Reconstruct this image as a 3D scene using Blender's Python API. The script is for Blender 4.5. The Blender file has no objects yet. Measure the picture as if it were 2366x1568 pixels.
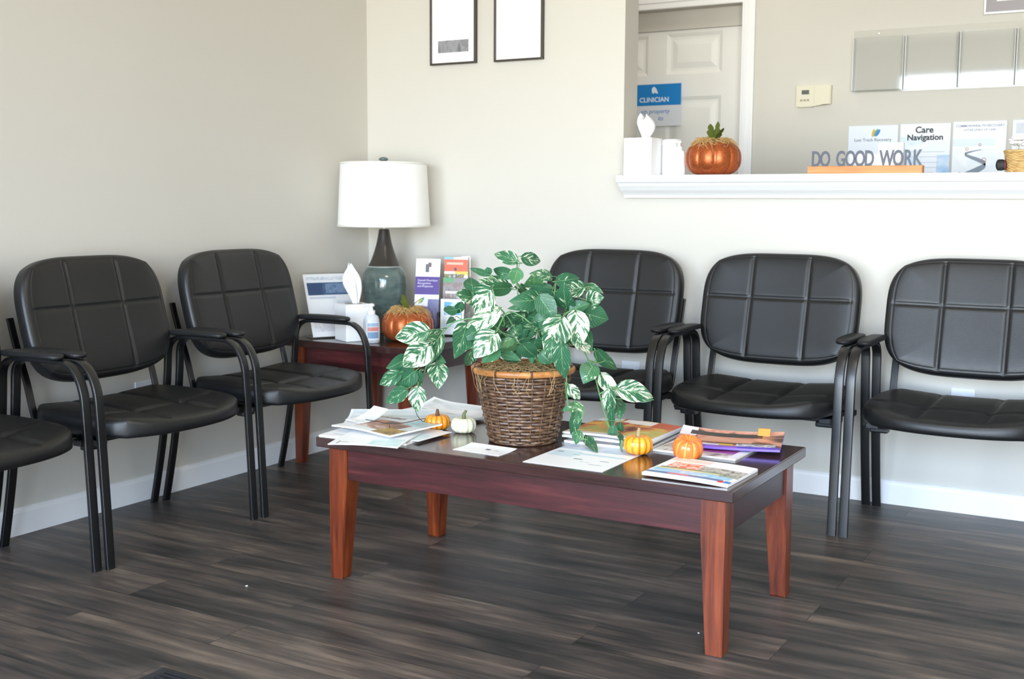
import bpy, bmesh, math, random
from mathutils import Vector, Matrix, noise
PI = math.pi
random.seed(7)
scene = bpy.context.scene
COL = scene.collection

# ------------------------------------------------------------------ helpers
def lin(h):
    h = h.lstrip('#')
    out = []
    for i in (0, 2, 4):
        v = int(h[i:i+2], 16) / 255
        out.append(v/12.92 if v <= 0.04045 else ((v+0.055)/1.055)**2.4)
    return (*out, 1.0)

class NT:
    """small node-tree helper"""
    def __init__(self, name):
        self.m = bpy.data.materials.new(name)
        self.m.use_nodes = True
        self.t = self.m.node_tree
        self.b = self.t.nodes['Principled BSDF']
        self.out = self.t.nodes['Material Output']
    def n(self, typ, ins=None, **kw):
        nd = self.t.nodes.new(typ)
        for k, v in kw.items():
            setattr(nd, k, v)
        for k, v in (ins or {}).items():
            self.s(nd.inputs[k], v)
        return nd
    def s(self, sock, v):
        if isinstance(v, bpy.types.NodeSocket):
            self.t.links.new(v, sock)
        else:
            if isinstance(v, (tuple, list)) and len(v) == 3 and sock.type == 'RGBA':
                v = (*v, 1)
            sock.default_value = v
    def math(self, op, a, b=0.0, c=None):
        nd = self.n('ShaderNodeMath', operation=op)
        self.s(nd.inputs[0], a); self.s(nd.inputs[1], b)
        if c is not None: self.s(nd.inputs[2], c)
        return nd.outputs[0]
    def mix(self, f, a, b):
        nd = self.n('ShaderNodeMix', data_type='RGBA')
        self.s(nd.inputs[0], f); self.s(nd.inputs[6], a); self.s(nd.inputs[7], b)
        return nd.outputs[2]
    def ramp(self, f, stops):
        nd = self.n('ShaderNodeValToRGB')
        self.s(nd.inputs[0], f)
        e = nd.color_ramp.elements
        while len(e) < len(stops): e.new(0.5)
        for el, (p, c) in zip(e, stops):
            el.position = p; el.color = c if len(c) == 4 else (*c, 1)
        return nd.outputs[0]
    def noise(self, vec, scale=5, detail=4, rough=.5, dist=0.0):
        nd = self.n('ShaderNodeTexNoise', {'Scale': scale, 'Detail': detail, 'Roughness': rough, 'Distortion': dist})
        if vec is not None: self.s(nd.inputs['Vector'], vec)
        return nd.outputs['Fac']
    def mapping(self, vec, scale=(1, 1, 1), loc=(0, 0, 0), rot=(0, 0, 0)):
        return self.n('ShaderNodeMapping', {'Vector': vec, 'Scale': scale, 'Location': loc, 'Rotation': rot}).outputs[0]
    def obj(self):
        return self.n('ShaderNodeTexCoord').outputs['Object']
    def uv(self):
        return self.n('ShaderNodeTexCoord').outputs['UV']
    def world(self):
        return self.n('ShaderNodeNewGeometry').outputs['Position']
    def bump(self, h, strength=.2, dist=.01):
        nd = self.n('ShaderNodeBump', {'Strength': strength, 'Distance': dist, 'Height': h})
        self.s(self.b.inputs['Normal'], nd.outputs[0])
    def set(self, color=None, rough=None, metal=None, spec=None, coat=None, trans=None, ior=None):
        for k, v in (('Base Color', color), ('Roughness', rough), ('Metallic', metal), ('Specular IOR Level', spec),
                     ('Coat Weight', coat), ('Transmission Weight', trans), ('IOR', ior)):
            if v is not None: self.s(self.b.inputs[k], v)
        return self.m

def plain(name, h, rough=.5, metal=0., spec=.5, coat=0., grain=0.0, gs=300):
    t = NT(name); c = lin(h) if isinstance(h, str) else (*h, 1)
    t.set(c, rough, metal, spec, coat)
    if grain:
        t.bump(t.noise(t.obj(), gs, 3), grain, .002)
    return t.m

def newobj(name, mesh, parent=None):
    o = bpy.data.objects.new(name, mesh); COL.objects.link(o)
    if parent is not None: o.parent = parent
    return o

def obj(name, bm, mats, parent=None, smooth=False, recalc=True, angle=None):
    if recalc: bmesh.ops.recalc_face_normals(bm, faces=bm.faces[:])
    me = bpy.data.meshes.new(name)
    bm.to_mesh(me); bm.free()
    if not isinstance(mats, (list, tuple)): mats = [mats]
    for m in mats: me.materials.append(m)
    if smooth:
        me.polygons.foreach_set('use_smooth', [True]*len(me.polygons))
        if angle is not None:
            me.set_sharp_from_angle(angle=math.radians(angle))
    return newobj(name, me, parent)

def thing(name, label, cat, loc=(0, 0, 0), rz=0.0, group=None, rot=None):
    o = bpy.data.objects.new(name, None); COL.objects.link(o)
    o.empty_display_size = .05
    o.location = loc; o.rotation_euler = rot if rot else (0, 0, rz)
    o['label'] = label; o['category'] = cat
    if group: o['group'] = group
    return o

def tag(o, label, cat, group=None):
    o['label'] = label; o['category'] = cat
    if group: o['group'] = group
    return o

def struct(name, bm, m, parent=None, smooth=False, label=None):
    o = obj(name, bm, m, parent, smooth)
    if parent is None: o['kind'] = 'structure'
    return o

def dup(root, loc, rz, label, group=None):
    r = root.copy(); COL.objects.link(r); r.location = loc; r.rotation_euler = (0, 0, rz)
    r['label'] = label
    if group: r['group'] = group
    for ch in list(root.children):
        c = ch.copy(); COL.objects.link(c); c.parent = r
        for g in list(ch.children):
            d = g.copy(); COL.objects.link(d); d.parent = c
    return r

def box(bm, x0, x1, y0, y1, z0, z1, bev=0.0, seg=2, mi=0, M=None):
    vs = [bm.verts.new((x, y, z)) for x in (x0, x1) for y in (y0, y1) for z in (z0, z1)]
    idx = ((0, 1, 3, 2), (4, 6, 7, 5), (0, 4, 5, 1), (2, 3, 7, 6), (0, 2, 6, 4), (1, 5, 7, 3))
    fs = [bm.faces.new([vs[i] for i in f]) for f in idx]
    for f in fs: f.material_index = mi
    if bev > 0:
        es = list({e for f in fs for e in f.edges})
        r = bmesh.ops.bevel(bm, geom=es, offset=bev, segments=seg, profile=.5, affect='EDGES')
        vs = list({v for f in r['faces'] for v in f.verts} | {v for f in fs if f.is_valid for v in f.verts})
        for f in r['faces']: f.material_index = mi
    if M is not None:
        bmesh.ops.transform(bm, matrix=M, verts=vs)
    return vs

def lathe(bm, prof, seg=48, cap0=True, cap1=True, cx=0, cy=0, mod=None, mi=0):
    """prof: list of (r,z). mod(theta, r, z) -> (r,z)"""
    rings = []
    for r, z in prof:
        ring = []
        for k in range(seg):
            th = 2*PI*k/seg
            rr, zz = mod(th, r, z) if mod else (r, z)
            ring.append(bm.verts.new((cx+rr*math.cos(th), cy+rr*math.sin(th), zz)))
        rings.append(ring)
    for a, b in zip(rings, rings[1:]):
        for k in range(seg):
            f = bm.faces.new((a[k], a[(k+1) % seg], b[(k+1) % seg], b[k])); f.material_index = mi
    if cap0: bm.faces.new(list(reversed(rings[0]))).material_index = mi
    if cap1: bm.faces.new(rings[-1]).material_index = mi
    return rings

def sweep(bm, path, sec, up=None, closed=False, cap=True, radii=None):
    """sweep a 2D section (list of (a,b)) along 3D path. a -> side axis, b -> normal axis"""
    path = [Vector(p) for p in path]; n = len(path)
    rings = []
    prev = None
    for i, p in enumerate(path):
        if closed: t = (path[(i+1) % n]-path[i-1])
        else: t = path[min(i+1, n-1)]-path[max(i-1, 0)]
        t.normalize()
        if up is not None: side = Vector(up)
        else:
            if prev is None:
                side = t.cross(Vector((0, 0, 1)))
                if side.length < 1e-3: side = t.cross(Vector((1, 0, 0)))
            else: side = prev - t*prev.dot(t)
            side.normalize(); prev = side.copy()
        nrm = t.cross(side).normalized()
        k = radii[i] if radii else 1.0
        rings.append([bm.verts.new(p+side*a*k+nrm*b*k) for a, b in sec])
    m = len(sec)
    pairs = list(zip(rings, rings[1:])) + ([(rings[-1], rings[0])] if closed else [])
    for r0, r1 in pairs:
        for k in range(m):
            bm.faces.new((r0[k], r0[(k+1) % m], r1[(k+1) % m], r1[k]))
    if cap and not closed:
        bm.faces.new(list(reversed(rings[0]))); bm.faces.new(rings[-1])
    return rings

def circ(r, n=8): return [(r*math.cos(2*PI*k/n), r*math.sin(2*PI*k/n)) for k in range(n)]
def rrect(w, h, r, n=4):
    pts = []
    for cx, cy, a0 in ((w/2-r, h/2-r, 0), (-w/2+r, h/2-r, PI/2), (-w/2+r, -h/2+r, PI), (w/2-r, -h/2+r, 1.5*PI)):
        for k in range(n+1):
            a = a0+PI/2*k/n
            pts.append((cx+r*math.cos(a), cy+r*math.sin(a)))
    return pts

def smoothpath(pts, sub=6):
    """Catmull-Rom"""
    P = [Vector(p) for p in pts]; P = [2*P[0]-P[1]]+P+[2*P[-1]-P[-2]]
    out = []
    for i in range(1, len(P)-2):
        for k in range(sub):
            t = k/sub
            a, b, c, d = P[i-1], P[i], P[i+1], P[i+2]
            out.append(.5*((2*b)+(-a+c)*t+(2*a-5*b+4*c-d)*t*t+(-a+3*b-3*c+d)*t**3))
    out.append(P[-2])
    return out

def text(name, body, size, m, parent, origin, xdir=(1, 0, 0), ydir=(0, 0, 1), align='CENTER', depth=.0004, bold=0.0, squeeze=1.0, spacing=1.0):
    """lettering as a mesh; origin = baseline anchor, in the parent's frame"""
    cu = bpy.data.curves.new(name, 'FONT'); cu.body = body; cu.size = size; cu.align_x = align
    cu.extrude = depth; cu.offset = bold; cu.space_character = spacing; cu.resolution_u = 3
    o = bpy.data.objects.new(name+'_src', cu); COL.objects.link(o)
    dg = bpy.context.evaluated_depsgraph_get()
    me = bpy.data.meshes.new_from_object(o.evaluated_get(dg))
    bpy.data.objects.remove(o); bpy.data.curves.remove(cu)
    X = Vector(xdir).normalized(); Y = Vector(ydir).normalized(); Z = X.cross(Y); O = Vector(origin)
    for v in me.vertices:
        c = v.co.copy(); v.co = O+X*c.x*squeeze+Y*c.y+Z*c.z
    me.materials.clear(); me.materials.append(m); me.name = name
    return newobj(name, me, parent)

def ngon_plate(bm, pts2, origin, X, Y, t, mi=0):
    X = Vector(X); Y = Vector(Y); Z = X.cross(Y).normalized(); O = Vector(origin)
    a = [bm.verts.new(O+X*p[0]+Y*p[1]) for p in pts2]; b = [bm.verts.new(O+X*p[0]+Y*p[1]+Z*t) for p in pts2]
    bm.faces.new(list(reversed(a))).material_index = mi; bm.faces.new(b).material_index = mi
    n = len(a)
    for k in range(n): bm.faces.new((a[k], a[(k+1) % n], b[(k+1) % n], b[k])).material_index = mi

# ------------------------------------------------------------------ materials
def wall_mat(name, h):
    t = NT(name); w = t.world()
    n1 = t.noise(w, 1.3, 3); col = t.mix(t.math('MULTIPLY', n1, .06), lin(h), (lin(h)[0]*.9, lin(h)[1]*.9, lin(h)[2]*.9, 1))
    t.set(col, .85, spec=.25); t.bump(t.noise(w, 260, 2), .08, .003); return t.m
M_wall = wall_mat('wall_paint', '#d3cfc6')
M_white = wall_mat('ceiling_paint', '#eceae6')
M_trim = plain('white_trim_paint', '#f7f7f7', .38)
M_door = plain('door_paint', '#f0efea', .5)

def floor_mat():
    t = NT('vinyl_plank_floor'); w = t.world()
    br = t.n('ShaderNodeTexBrick', {'Vector': w, 'Color1': (.25, .25, .25, 1), 'Color2': (.75, .75, .75, 1), 'Mortar': (0, 0, 0, 1), 'Scale': 1.0,
             'Mortar Size': .0011, 'Mortar Smooth': .2, 'Bias': 0.0, 'Brick Width': 1.22, 'Row Height': .152}, offset=.37, offset_frequency=2, squash=1.0)
    tone = br.outputs['Color']
    sep = t.n('ShaderNodeSeparateColor', {'Color': tone}).outputs[0]
    # plank-wise offset so the grain breaks at each plank
    off = t.n('ShaderNodeCombineXYZ', {'X': t.math('MULTIPLY', sep, 37.), 'Y': t.math('MULTIPLY', sep, 11.), 'Z': t.math('MULTIPLY', sep, 5.)}).outputs[0]
    v = t.n('ShaderNodeVectorMath', {0: w, 1: off}, operation='ADD').outputs[0]
    g1 = t.noise(t.mapping(v, (.9, 9, 1)), 2.2, 6, .6, .6)
    g2 = t.noise(t.mapping(v, (2.5, 60, 1)), 2.0, 5, .65)
    g3 = t.noise(t.mapping(v, (1.1, 3.2, 1)), 2.0, 3, .5, .8)
    f = t.math('ADD', t.math('MULTIPLY', g1, .5), t.math('ADD', t.math('MULTIPLY', g2, .22), t.math('MULTIPLY', g3, .36)))
    f = t.math('ADD', f, t.math('MULTIPLY', t.math('SUBTRACT', sep, .5), .12))
    col = t.ramp(f, [(.40, lin('#292928')), (.50, lin('#423e3b')), (.58, lin('#5a5049')), (.72, lin('#8a7b6c'))])
    col = t.mix(t.math('MULTIPLY', br.outputs['Fac'], .75), col, lin('#232120'))
    t.set(col, t.math('ADD', .33, t.math('MULTIPLY', g2, .2)), spec=.42)
    t.bump(t.math('ADD', g2, t.math('MULTIPLY', br.outputs['Fac'], -1.2)), .12, .002)
    return t.m
M_floor = floor_mat()

def wood(name, dark, mid, light, axis='x', rough=.28, scale=1.0, coat=.25, spec=.5):
    t = NT(name); o = t.obj()
    sc = {'x': (1.0, 14, 14), 'y': (14, 1.0, 14), 'z': (14, 14, 1.0)}[axis]
    g = t.noise(t.mapping(o, tuple(s*scale for s in sc)), 2.4, 6, .6, .5)
    g2 = t.noise(t.mapping(o, tuple(s*scale*3 for s in sc)), 3.0, 4, .6)
    f = t.math('ADD', t.math('MULTIPLY', g, .7), t.math('MULTIPLY', g2, .3))
    t.set(t.ramp(f, [(.36, lin(dark)), (.52, lin(mid)), (.68, lin(light))]), rough, spec=spec, coat=coat)
    t.s(t.b.inputs['Coat Roughness'], .18)
    t.bump(g2, .04, .002); return t.m
M_top = wood('dark_mahogany_top', '#2f1d1b', '#3a2422', '#472c28', 'x', .17, coat=.3)
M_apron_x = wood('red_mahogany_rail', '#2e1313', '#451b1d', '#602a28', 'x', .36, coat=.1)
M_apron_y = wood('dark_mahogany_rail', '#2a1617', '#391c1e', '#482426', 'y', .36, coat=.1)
M_leg = wood('chestnut_leg', '#471a0d', '#743114', '#95481e', 'z', .34, .8, coat=.15)

def leather():
    t = NT('black_vinyl'); o = t.obj()
    v = t.n('ShaderNodeTexVoronoi', {'Vector': o, 'Scale': 420.0}).outputs['Distance']
    t.set(lin('#151617'), t.math('ADD', .36, t.math('MULTIPLY', t.noise(o, 14, 3), .12)), spec=.55)
    t.bump(v, .10, .002); return t.m
M_leather = leather()
M_metal_black = plain('black_powder_coat', '#0d0e10', .36, 0, .75)
M_plastic_black = plain('black_armrest_urethane', '#191a1c', .5, 0, .45, grain=.06)
M_paper = plain('white_paper', '#f3f3f2', .6)
M_white_plastic = plain('white_plastic', '#f0f0ee', .35)
M_ink = plain('black_ink', '#26282c', .6)
M_blue_ink = plain('blue_ink', '#4f83c4', .6)
SKY, EXPOSURE = 9.0, 0.9
LEAVES=[(1.6396,-1.5024,0.923,1.5671,-1.5017,0.9432,0.0326,0.55),(1.6639,-1.499,0.9311,1.6807,-1.4251,0.9172,0.0326,0.6),(1.654,-1.5158,0.8993,1.6354,-1.5097,0.8564,0.0342,0.4),(1.621,-1.4966,0.882,1.5486,-1.4827,0.8943,0.029,0.2),(1.5679,-1.5346,0.8832,1.4908,-1.5091,0.8979,0.0162,0.1),(1.5684,-1.5303,0.8818,1.5565,-1.5212,0.9029,0.0238,0.15),(1.5977,-1.4715,0.847,1.558,-1.5622,0.8717,0.0365,0.7),(1.6186,-1.492,0.8413,1.5626,-1.5731,0.8496,0.0344,0.1),(1.694,-1.3934,0.8755,1.6591,-1.4565,0.8863,0.0271,0.6),(1.7427,-1.4437,0.8664,1.7779,-1.3783,0.8727,0.0353,0.4),(1.6971,-1.3985,0.8427,1.6305,-1.443,0.8552,0.0202,0.0),(1.7079,-1.4248,0.8235,1.6383,-1.429,0.8402,0.031,0.02),(1.5504,-1.5823,0.8421,1.5211,-1.5463,0.876,0.0401,0.12),(1.6078,-1.5891,0.8449,1.543,-1.563,0.7697,0.0625,0.75),(1.6238,-1.5826,0.7868,1.5243,-1.5941,0.7176,0.0473,0.8),(1.5995,-1.5217,0.7674,1.5431,-1.6236,0.7082,0.0571,0.25),(1.5395,-1.5933,0.7471,1.5349,-1.6492,0.6584,0.051,0.45),(1.5572,-1.5676,0.719,1.5299,-1.633,0.676,0.0418,0.05),(1.5351,-1.552,0.8165,1.5148,-1.6123,0.8337,0.0381,0.6),(1.4968,-1.5886,0.7847,1.4419,-1.5708,0.779,0.0231,0.0),(1.512,-1.5819,0.8022,1.4826,-1.5682,0.7689,0.023,0.0),(1.6496,-1.6325,0.7325,1.6111,-1.6754,0.6693,0.0591,0.75),(1.7064,-1.4814,0.8157,1.6509,-1.551,0.8122,0.0511,0.22),(1.6956,-1.4719,0.7992,1.6479,-1.5569,0.7955,0.0266,0.1),(1.6351,-1.4182,0.7609,1.6162,-1.4906,0.725,0.0467,0.5),(1.6984,-1.5151,0.7302,1.627,-1.4896,0.6875,0.0268,0.0),(1.6585,-1.554,0.7113,1.6452,-1.5788,0.6875,0.0226,0.4),(1.6496,-1.5885,0.6737,1.7048,-1.5843,0.6601,0.0217,0.05),(1.6554,-1.6274,0.6914,1.619,-1.6495,0.6558,0.0389,0.35),(1.7186,-1.6,0.702,1.729,-1.5419,0.6608,0.041,0.1),(1.7567,-1.5655,0.6804,1.7793,-1.5482,0.6501,0.0334,0.2),(1.5962,-1.655,0.6828,1.5526,-1.6138,0.6316,0.03,0.5),(1.7022,-1.5021,0.7139,1.7217,-1.5611,0.653,0.0415,0.05),(1.7166,-1.4877,0.7383,1.6983,-1.5575,0.7503,0.0234,0.6),(1.7212,-1.5108,0.8259,1.7639,-1.4937,0.7587,0.049,0.3),(1.7496,-1.4912,0.7728,1.6789,-1.4999,0.7449,0.0418,0.02),(1.7655,-1.4443,0.789,1.7864,-1.4984,0.8643,0.0461,0.3),(1.8003,-1.4051,0.8473,1.7538,-1.4438,0.8458,0.0401,0.7),(1.7815,-1.3678,0.8529,1.8513,-1.3893,0.8377,0.0238,0.6),(1.8049,-1.3918,0.8102,1.8657,-1.4128,0.8258,0.0457,0.7),(1.7869,-1.4527,0.7888,1.8315,-1.4283,0.8101,0.0322,0.06),(1.811,-1.4117,0.7773,1.8623,-1.3681,0.7584,0.0574,0.25),(1.7977,-1.5259,0.7707,1.7664,-1.56,0.6786,0.0687,0.8),(1.8208,-1.4856,0.7837,1.8223,-1.4736,0.6807,0.0563,0.8),(1.8247,-1.5837,0.7036,1.8115,-1.5366,0.6042,0.0405,0.35),(1.7965,-1.5815,0.7163,1.7841,-1.5572,0.6496,0.0332,0.6),(1.8052,-1.3944,0.7293,1.8392,-1.4253,0.6767,0.023,0.0),(1.8272,-1.4671,0.6982,1.8319,-1.3904,0.6655,0.0198,0.85),(1.8439,-1.3993,0.6692,1.8658,-1.3132,0.6046,0.0302,0.1),(1.8375,-1.4139,0.6368,1.8222,-1.4432,0.5865,0.0477,0.3),(1.9056,-1.3793,0.5721,1.978,-1.3018,0.5432,0.0508,0.7),(1.9203,-1.3155,0.5353,1.971,-1.2917,0.5317,0.0155,0.3),(1.8477,-1.3858,0.6032,1.8935,-1.3547,0.5416,0.0355,0.85),(1.8741,-1.3925,0.5635,1.873,-1.3677,0.4778,0.0316,0.7),(1.8713,-1.3296,0.531,1.9114,-1.3868,0.4885,0.0356,0.5),(1.8857,-1.3977,0.5168,1.8731,-1.3557,0.4404,0.0174,0.3),(1.8872,-1.3792,0.4634,1.8882,-1.3978,0.419,0.0232,0.0),(1.9125,-1.3931,0.4729,1.8977,-1.3536,0.4386,0.0162,0.1),(1.9038,-1.375,0.4429,1.9637,-1.4863,0.419,0.0146,0.6),(1.816,-1.5125,0.5863,1.8288,-1.4688,0.5433,0.0271,0.8),(1.8224,-1.5139,0.5302,1.7891,-1.5098,0.5185,0.012,0.5),(1.8144,-1.4753,0.5391,1.8404,-1.5002,0.488,0.0332,0.6),(1.8344,-1.504,0.5128,1.8125,-1.4876,0.4448,0.0271,0.3),(1.8284,-1.4825,0.4609,1.8279,-1.4922,0.4241,0.0272,0.5),(1.8385,-1.4486,0.433,1.9121,-1.5323,0.419,0.0235,0.45),(1.4646,-1.6841,0.7338,1.3553,-1.6829,0.708,0.0538,0.72),(1.4549,-1.6813,0.7102,1.4667,-1.6036,0.7312,0.0274,0.6),(1.4684,-1.6831,0.6904,1.3861,-1.687,0.6266,0.0606,0.78),(1.4756,-1.624,0.7193,1.461,-1.6754,0.632,0.0323,0.6),(1.3839,-1.6546,0.649,1.3401,-1.6987,0.6219,0.0364,0.0),(1.3934,-1.7143,0.6144,1.3234,-1.7124,0.577,0.0362,0.5),(1.4314,-1.6963,0.6189,1.3702,-1.7044,0.5748,0.0455,0.02),(1.412,-1.7084,0.5692,1.3358,-1.7004,0.5259,0.0362,0.45),(1.4353,-1.6837,0.5725,1.4301,-1.68,0.5033,0.0426,0.72),(1.4439,-1.6892,0.6133,1.3999,-1.6408,0.5621,0.0237,0.1),(1.4665,-1.6347,0.638,1.487,-1.6548,0.5729,0.0487,0.72),(1.4466,-1.6187,0.6455,1.5011,-1.6511,0.6485,0.0313,0.2),(1.4787,-1.5606,0.7622,1.4939,-1.6254,0.7523,0.0161,0.0),(1.6372,-1.3944,0.7589,1.5881,-1.3921,0.784,0.0416,0.65),(1.6599,-1.3881,0.7937,1.6251,-1.3867,0.7899,0.0406,0.5),(1.6523,-1.4713,0.7139,1.6209,-1.5004,0.722,0.0447,0.5),(1.7902,-1.4125,0.7599,1.8139,-1.404,0.7539,0.0462,0.3),(1.6549,-1.4524,0.7568,1.6377,-1.5249,0.7763,0.039,0.5),(1.5912,-1.405,0.7013,1.5759,-1.4502,0.7007,0.0336,0.65),(1.7176,-1.3981,0.7185,1.7555,-1.3697,0.6782,0.041,0.65),(1.7613,-1.4471,0.7163,1.7933,-1.4065,0.7273,0.0415,0.1),(1.7089,-1.458,0.7126,1.7337,-1.4781,0.7195,0.0439,0.65),(1.6136,-1.533,0.7466,1.5793,-1.5021,0.7456,0.0333,0.3),(1.6679,-1.4222,0.7904,1.6827,-1.4029,0.8208,0.0469,0.3),(1.6054,-1.401,0.84,1.6009,-1.4057,0.8342,0.0387,0.5),(1.5838,-1.3781,0.7161,1.5934,-1.4196,0.7374,0.042,0.0),(1.7451,-1.3969,0.7837,1.7837,-1.384,0.7997,0.0443,0.5),(1.5647,-1.4686,0.7331,1.4828,-1.448,0.722,0.0358,0.3),(1.7153,-1.4089,0.7149,1.7289,-1.4086,0.7484,0.0477,0.0),(1.6262,-1.4473,0.6749,1.554,-1.4267,0.6306,0.0488,0.3),(1.65,-1.4083,0.7474,1.6995,-1.4175,0.7662,0.035,0.5),(1.7451,-1.4466,0.802,1.7558,-1.4203,0.8295,0.0435,0.65),(1.6461,-1.3949,0.7204,1.6052,-1.4009,0.7341,0.0435,0.0),(1.7273,-1.3494,0.7819,1.7339,-1.3279,0.789,0.0421,0.0),(1.6514,-1.4197,0.8437,1.6689,-1.451,0.8837,0.0483,0.5),(1.6305,-1.3536,0.7794,1.6783,-1.3795,0.7769,0.0422,0.3),(1.6465,-1.4678,0.7144,1.5961,-1.4883,0.7109,0.0467,0.0),(1.6283,-1.4879,0.6899,1.599,-1.5363,0.6608,0.0415,0.5),(1.5581,-1.4393,0.6989,1.4929,-1.4342,0.6931,0.0349,0.1),(1.6915,-1.4134,0.7092,1.664,-1.3736,0.718,0.0408,0.0),(1.6732,-1.3851,0.6941,1.7055,-1.3201,0.6505,0.0494,0.1),(1.6128,-1.3861,0.73,1.6196,-1.3943,0.7493,0.0354,0.0),(1.6523,-1.3665,0.7112,1.6653,-1.4131,0.716,0.0367,0.0),(1.6227,-1.4699,0.76,1.566,-1.4695,0.7318,0.0334,0.0),(1.6215,-1.4134,0.8311,1.595,-1.3936,0.8245,0.0436,0.3),(1.6475,-1.5084,0.6926,1.5884,-1.5384,0.6752,0.0327,0.3),(1.603,-1.4495,0.7031,1.5543,-1.4813,0.6815,0.0387,0.5),(1.5944,-1.434,0.6964,1.5571,-1.4918,0.6938,0.0393,0.3),(1.6846,-1.515,0.7357,1.64,-1.4731,0.7273,0.0427,0.1),(1.5277,-1.4508,0.7397,1.5198,-1.4779,0.7388,0.0441,0.5),(1.6925,-1.461,0.7618,1.6529,-1.4611,0.7668,0.0461,0.3),(1.7,-1.3513,0.7413,1.71,-1.307,0.7199,0.037,0.1),(1.6936,-1.3972,0.6834,1.7427,-1.4378,0.7074,0.0458,0.5),(1.6261,-1.4364,0.8287,1.5872,-1.3934,0.8235,0.0391,0.3),(1.7472,-1.3909,0.7212,1.8129,-1.3828,0.7102,0.0356,0.3),(1.5722,-1.4413,0.6895,1.5441,-1.4696,0.6832,0.0454,0.3),(1.6255,-1.3486,0.7704,1.6832,-1.3804,0.7853,0.0444,0.65)]
STEMS=[[[1.6887,-1.4525,0.6245],[1.6444,-1.4782,0.772],[1.634,-1.4843,0.8569],[1.6337,-1.4844,0.9144]],[[1.6887,-1.4525,0.6245],[1.7271,-1.4534,0.7821],[1.7271,-1.4303,0.8574],[1.732,-1.4275,0.867]],[[1.682,-1.4564,0.6245],[1.6112,-1.5206,0.7814],[1.5416,-1.5609,0.827],[1.5383,-1.5629,0.8461]],[[1.6786,-1.4584,0.6323],[1.5937,-1.5654,0.7535],[1.5226,-1.5951,0.7597],[1.4891,-1.6203,0.737],[1.4556,-1.6455,0.6761],[1.4406,-1.6542,0.6222],[1.4272,-1.662,0.5642]],[[1.4406,-1.6542,0.6222],[1.4125,-1.6705,0.6124],[1.3795,-1.6896,0.6103]],[[1.6987,-1.4468,0.6324],[1.7744,-1.4607,0.7469],[1.8145,-1.4374,0.6859],[1.8372,-1.4127,0.6193],[1.8502,-1.3936,0.548],[1.8677,-1.3835,0.4778],[1.8851,-1.3734,0.4269]],[[1.8281,-1.4296,0.6514],[1.8414,-1.3872,0.6398],[1.8527,-1.3575,0.645]],[[1.8468,-1.3956,0.5519],[1.8733,-1.3803,0.5676],[1.8965,-1.3668,0.5716]],[[1.8503,-1.3936,0.5402],[1.8827,-1.3632,0.5388],[1.9213,-1.3178,0.5337]],[[1.705,-1.4662,0.6312],[1.7741,-1.5071,0.6753],[1.7939,-1.5072,0.6161],[1.7993,-1.504,0.5552],[1.8161,-1.4943,0.5019],[1.8297,-1.4864,0.4483],[1.8527,-1.4731,0.4369]],[[1.6887,-1.4525,0.6245],[1.7089,-1.4987,0.7274],[1.6429,-1.5369,0.7842],[1.6205,-1.573,0.7328]],[[1.7021,-1.4448,0.6246],[1.7816,-1.4912,0.7689],[1.8139,-1.4725,0.7955]],[[1.6887,-1.4526,0.6284],[1.6514,-1.4511,0.7547],[1.7078,-1.4184,0.8327],[1.804,-1.3857,0.8116]]]
# ------------------------------------------------------------------ room
XR, YF, ZC = 6.4, -5.8, 2.75
YO = 1.35           # back wall of the office behind the counter
XJ, XJ2 = 1.266, 4.6
bm = bmesh.new(); box(bm, -.12, XR+.12, YF-.12, YO+1.2, -.08, 0); struct('floor', bm, M_floor)
bm = bmesh.new(); box(bm, -.12, XR+.12, YF-.12, YO+1.2, ZC, ZC+.1); struct('ceiling', bm, M_white)
bm = bmesh.new(); box(bm, -.12, 0, YF-.12, YO+1.2, 0, ZC); struct('wall_left', bm, M_wall)
bm = bmesh.new(); box(bm, XR, XR+.12, YF-.12, YO+1.2, 0, ZC); struct('wall_right', bm, M_wall)
bm = bmesh.new()
box(bm, 0, XJ, 0, .126, 0, ZC); box(bm, XJ, XJ2, 0, .126, 0, 1.12); box(bm, XJ2, XR, 0, .126, 0, ZC); box(bm, XJ, XJ2, 0, .126, 2.36, ZC)
struct('wall_back', bm, M_wall)
# front wall with shop windows (behind the camera)
WINS = [(.45, 2.25), (2.37, 4.17), (4.29, 6.1)]
WZ0, WZ1 = .05, 2.46
bm = bmesh.new()
box(bm, 0, XR, YF-.12, YF, 0, WZ0); box(bm, 0, XR, YF-.12, YF, WZ1, ZC)
xs = [0]+[v for w in WINS for v in w]+[XR]
for a, b in zip(xs[0::2], xs[1::2]): box(bm, a, b, YF-.12, YF, WZ0, WZ1)
struct('wall_front', bm, M_wall)
M_alu = plain('dark_window_frame', '#3a3c40', .4, .6)
def glass_pane():
    t = NT('window_glass')
    tr = t.n('ShaderNodeBsdfTransparent', {'Color': (.96, .98, .97, 1)}); gl = t.n('ShaderNodeBsdfGlossy', {'Roughness': .01})
    fr = t.n('ShaderNodeFresnel', {'IOR': 1.45})
    mx = t.n('ShaderNodeMixShader'); t.s(mx.inputs[0], t.math('MULTIPLY', fr.outputs[0], .8)); t.s(mx.inputs[1], tr.outputs[0]); t.s(mx.inputs[2], gl.outputs[0])
    t.t.links.new(mx.outputs[0], t.out.inputs['Surface']); return t.m
M_glass = glass_pane()
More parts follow.
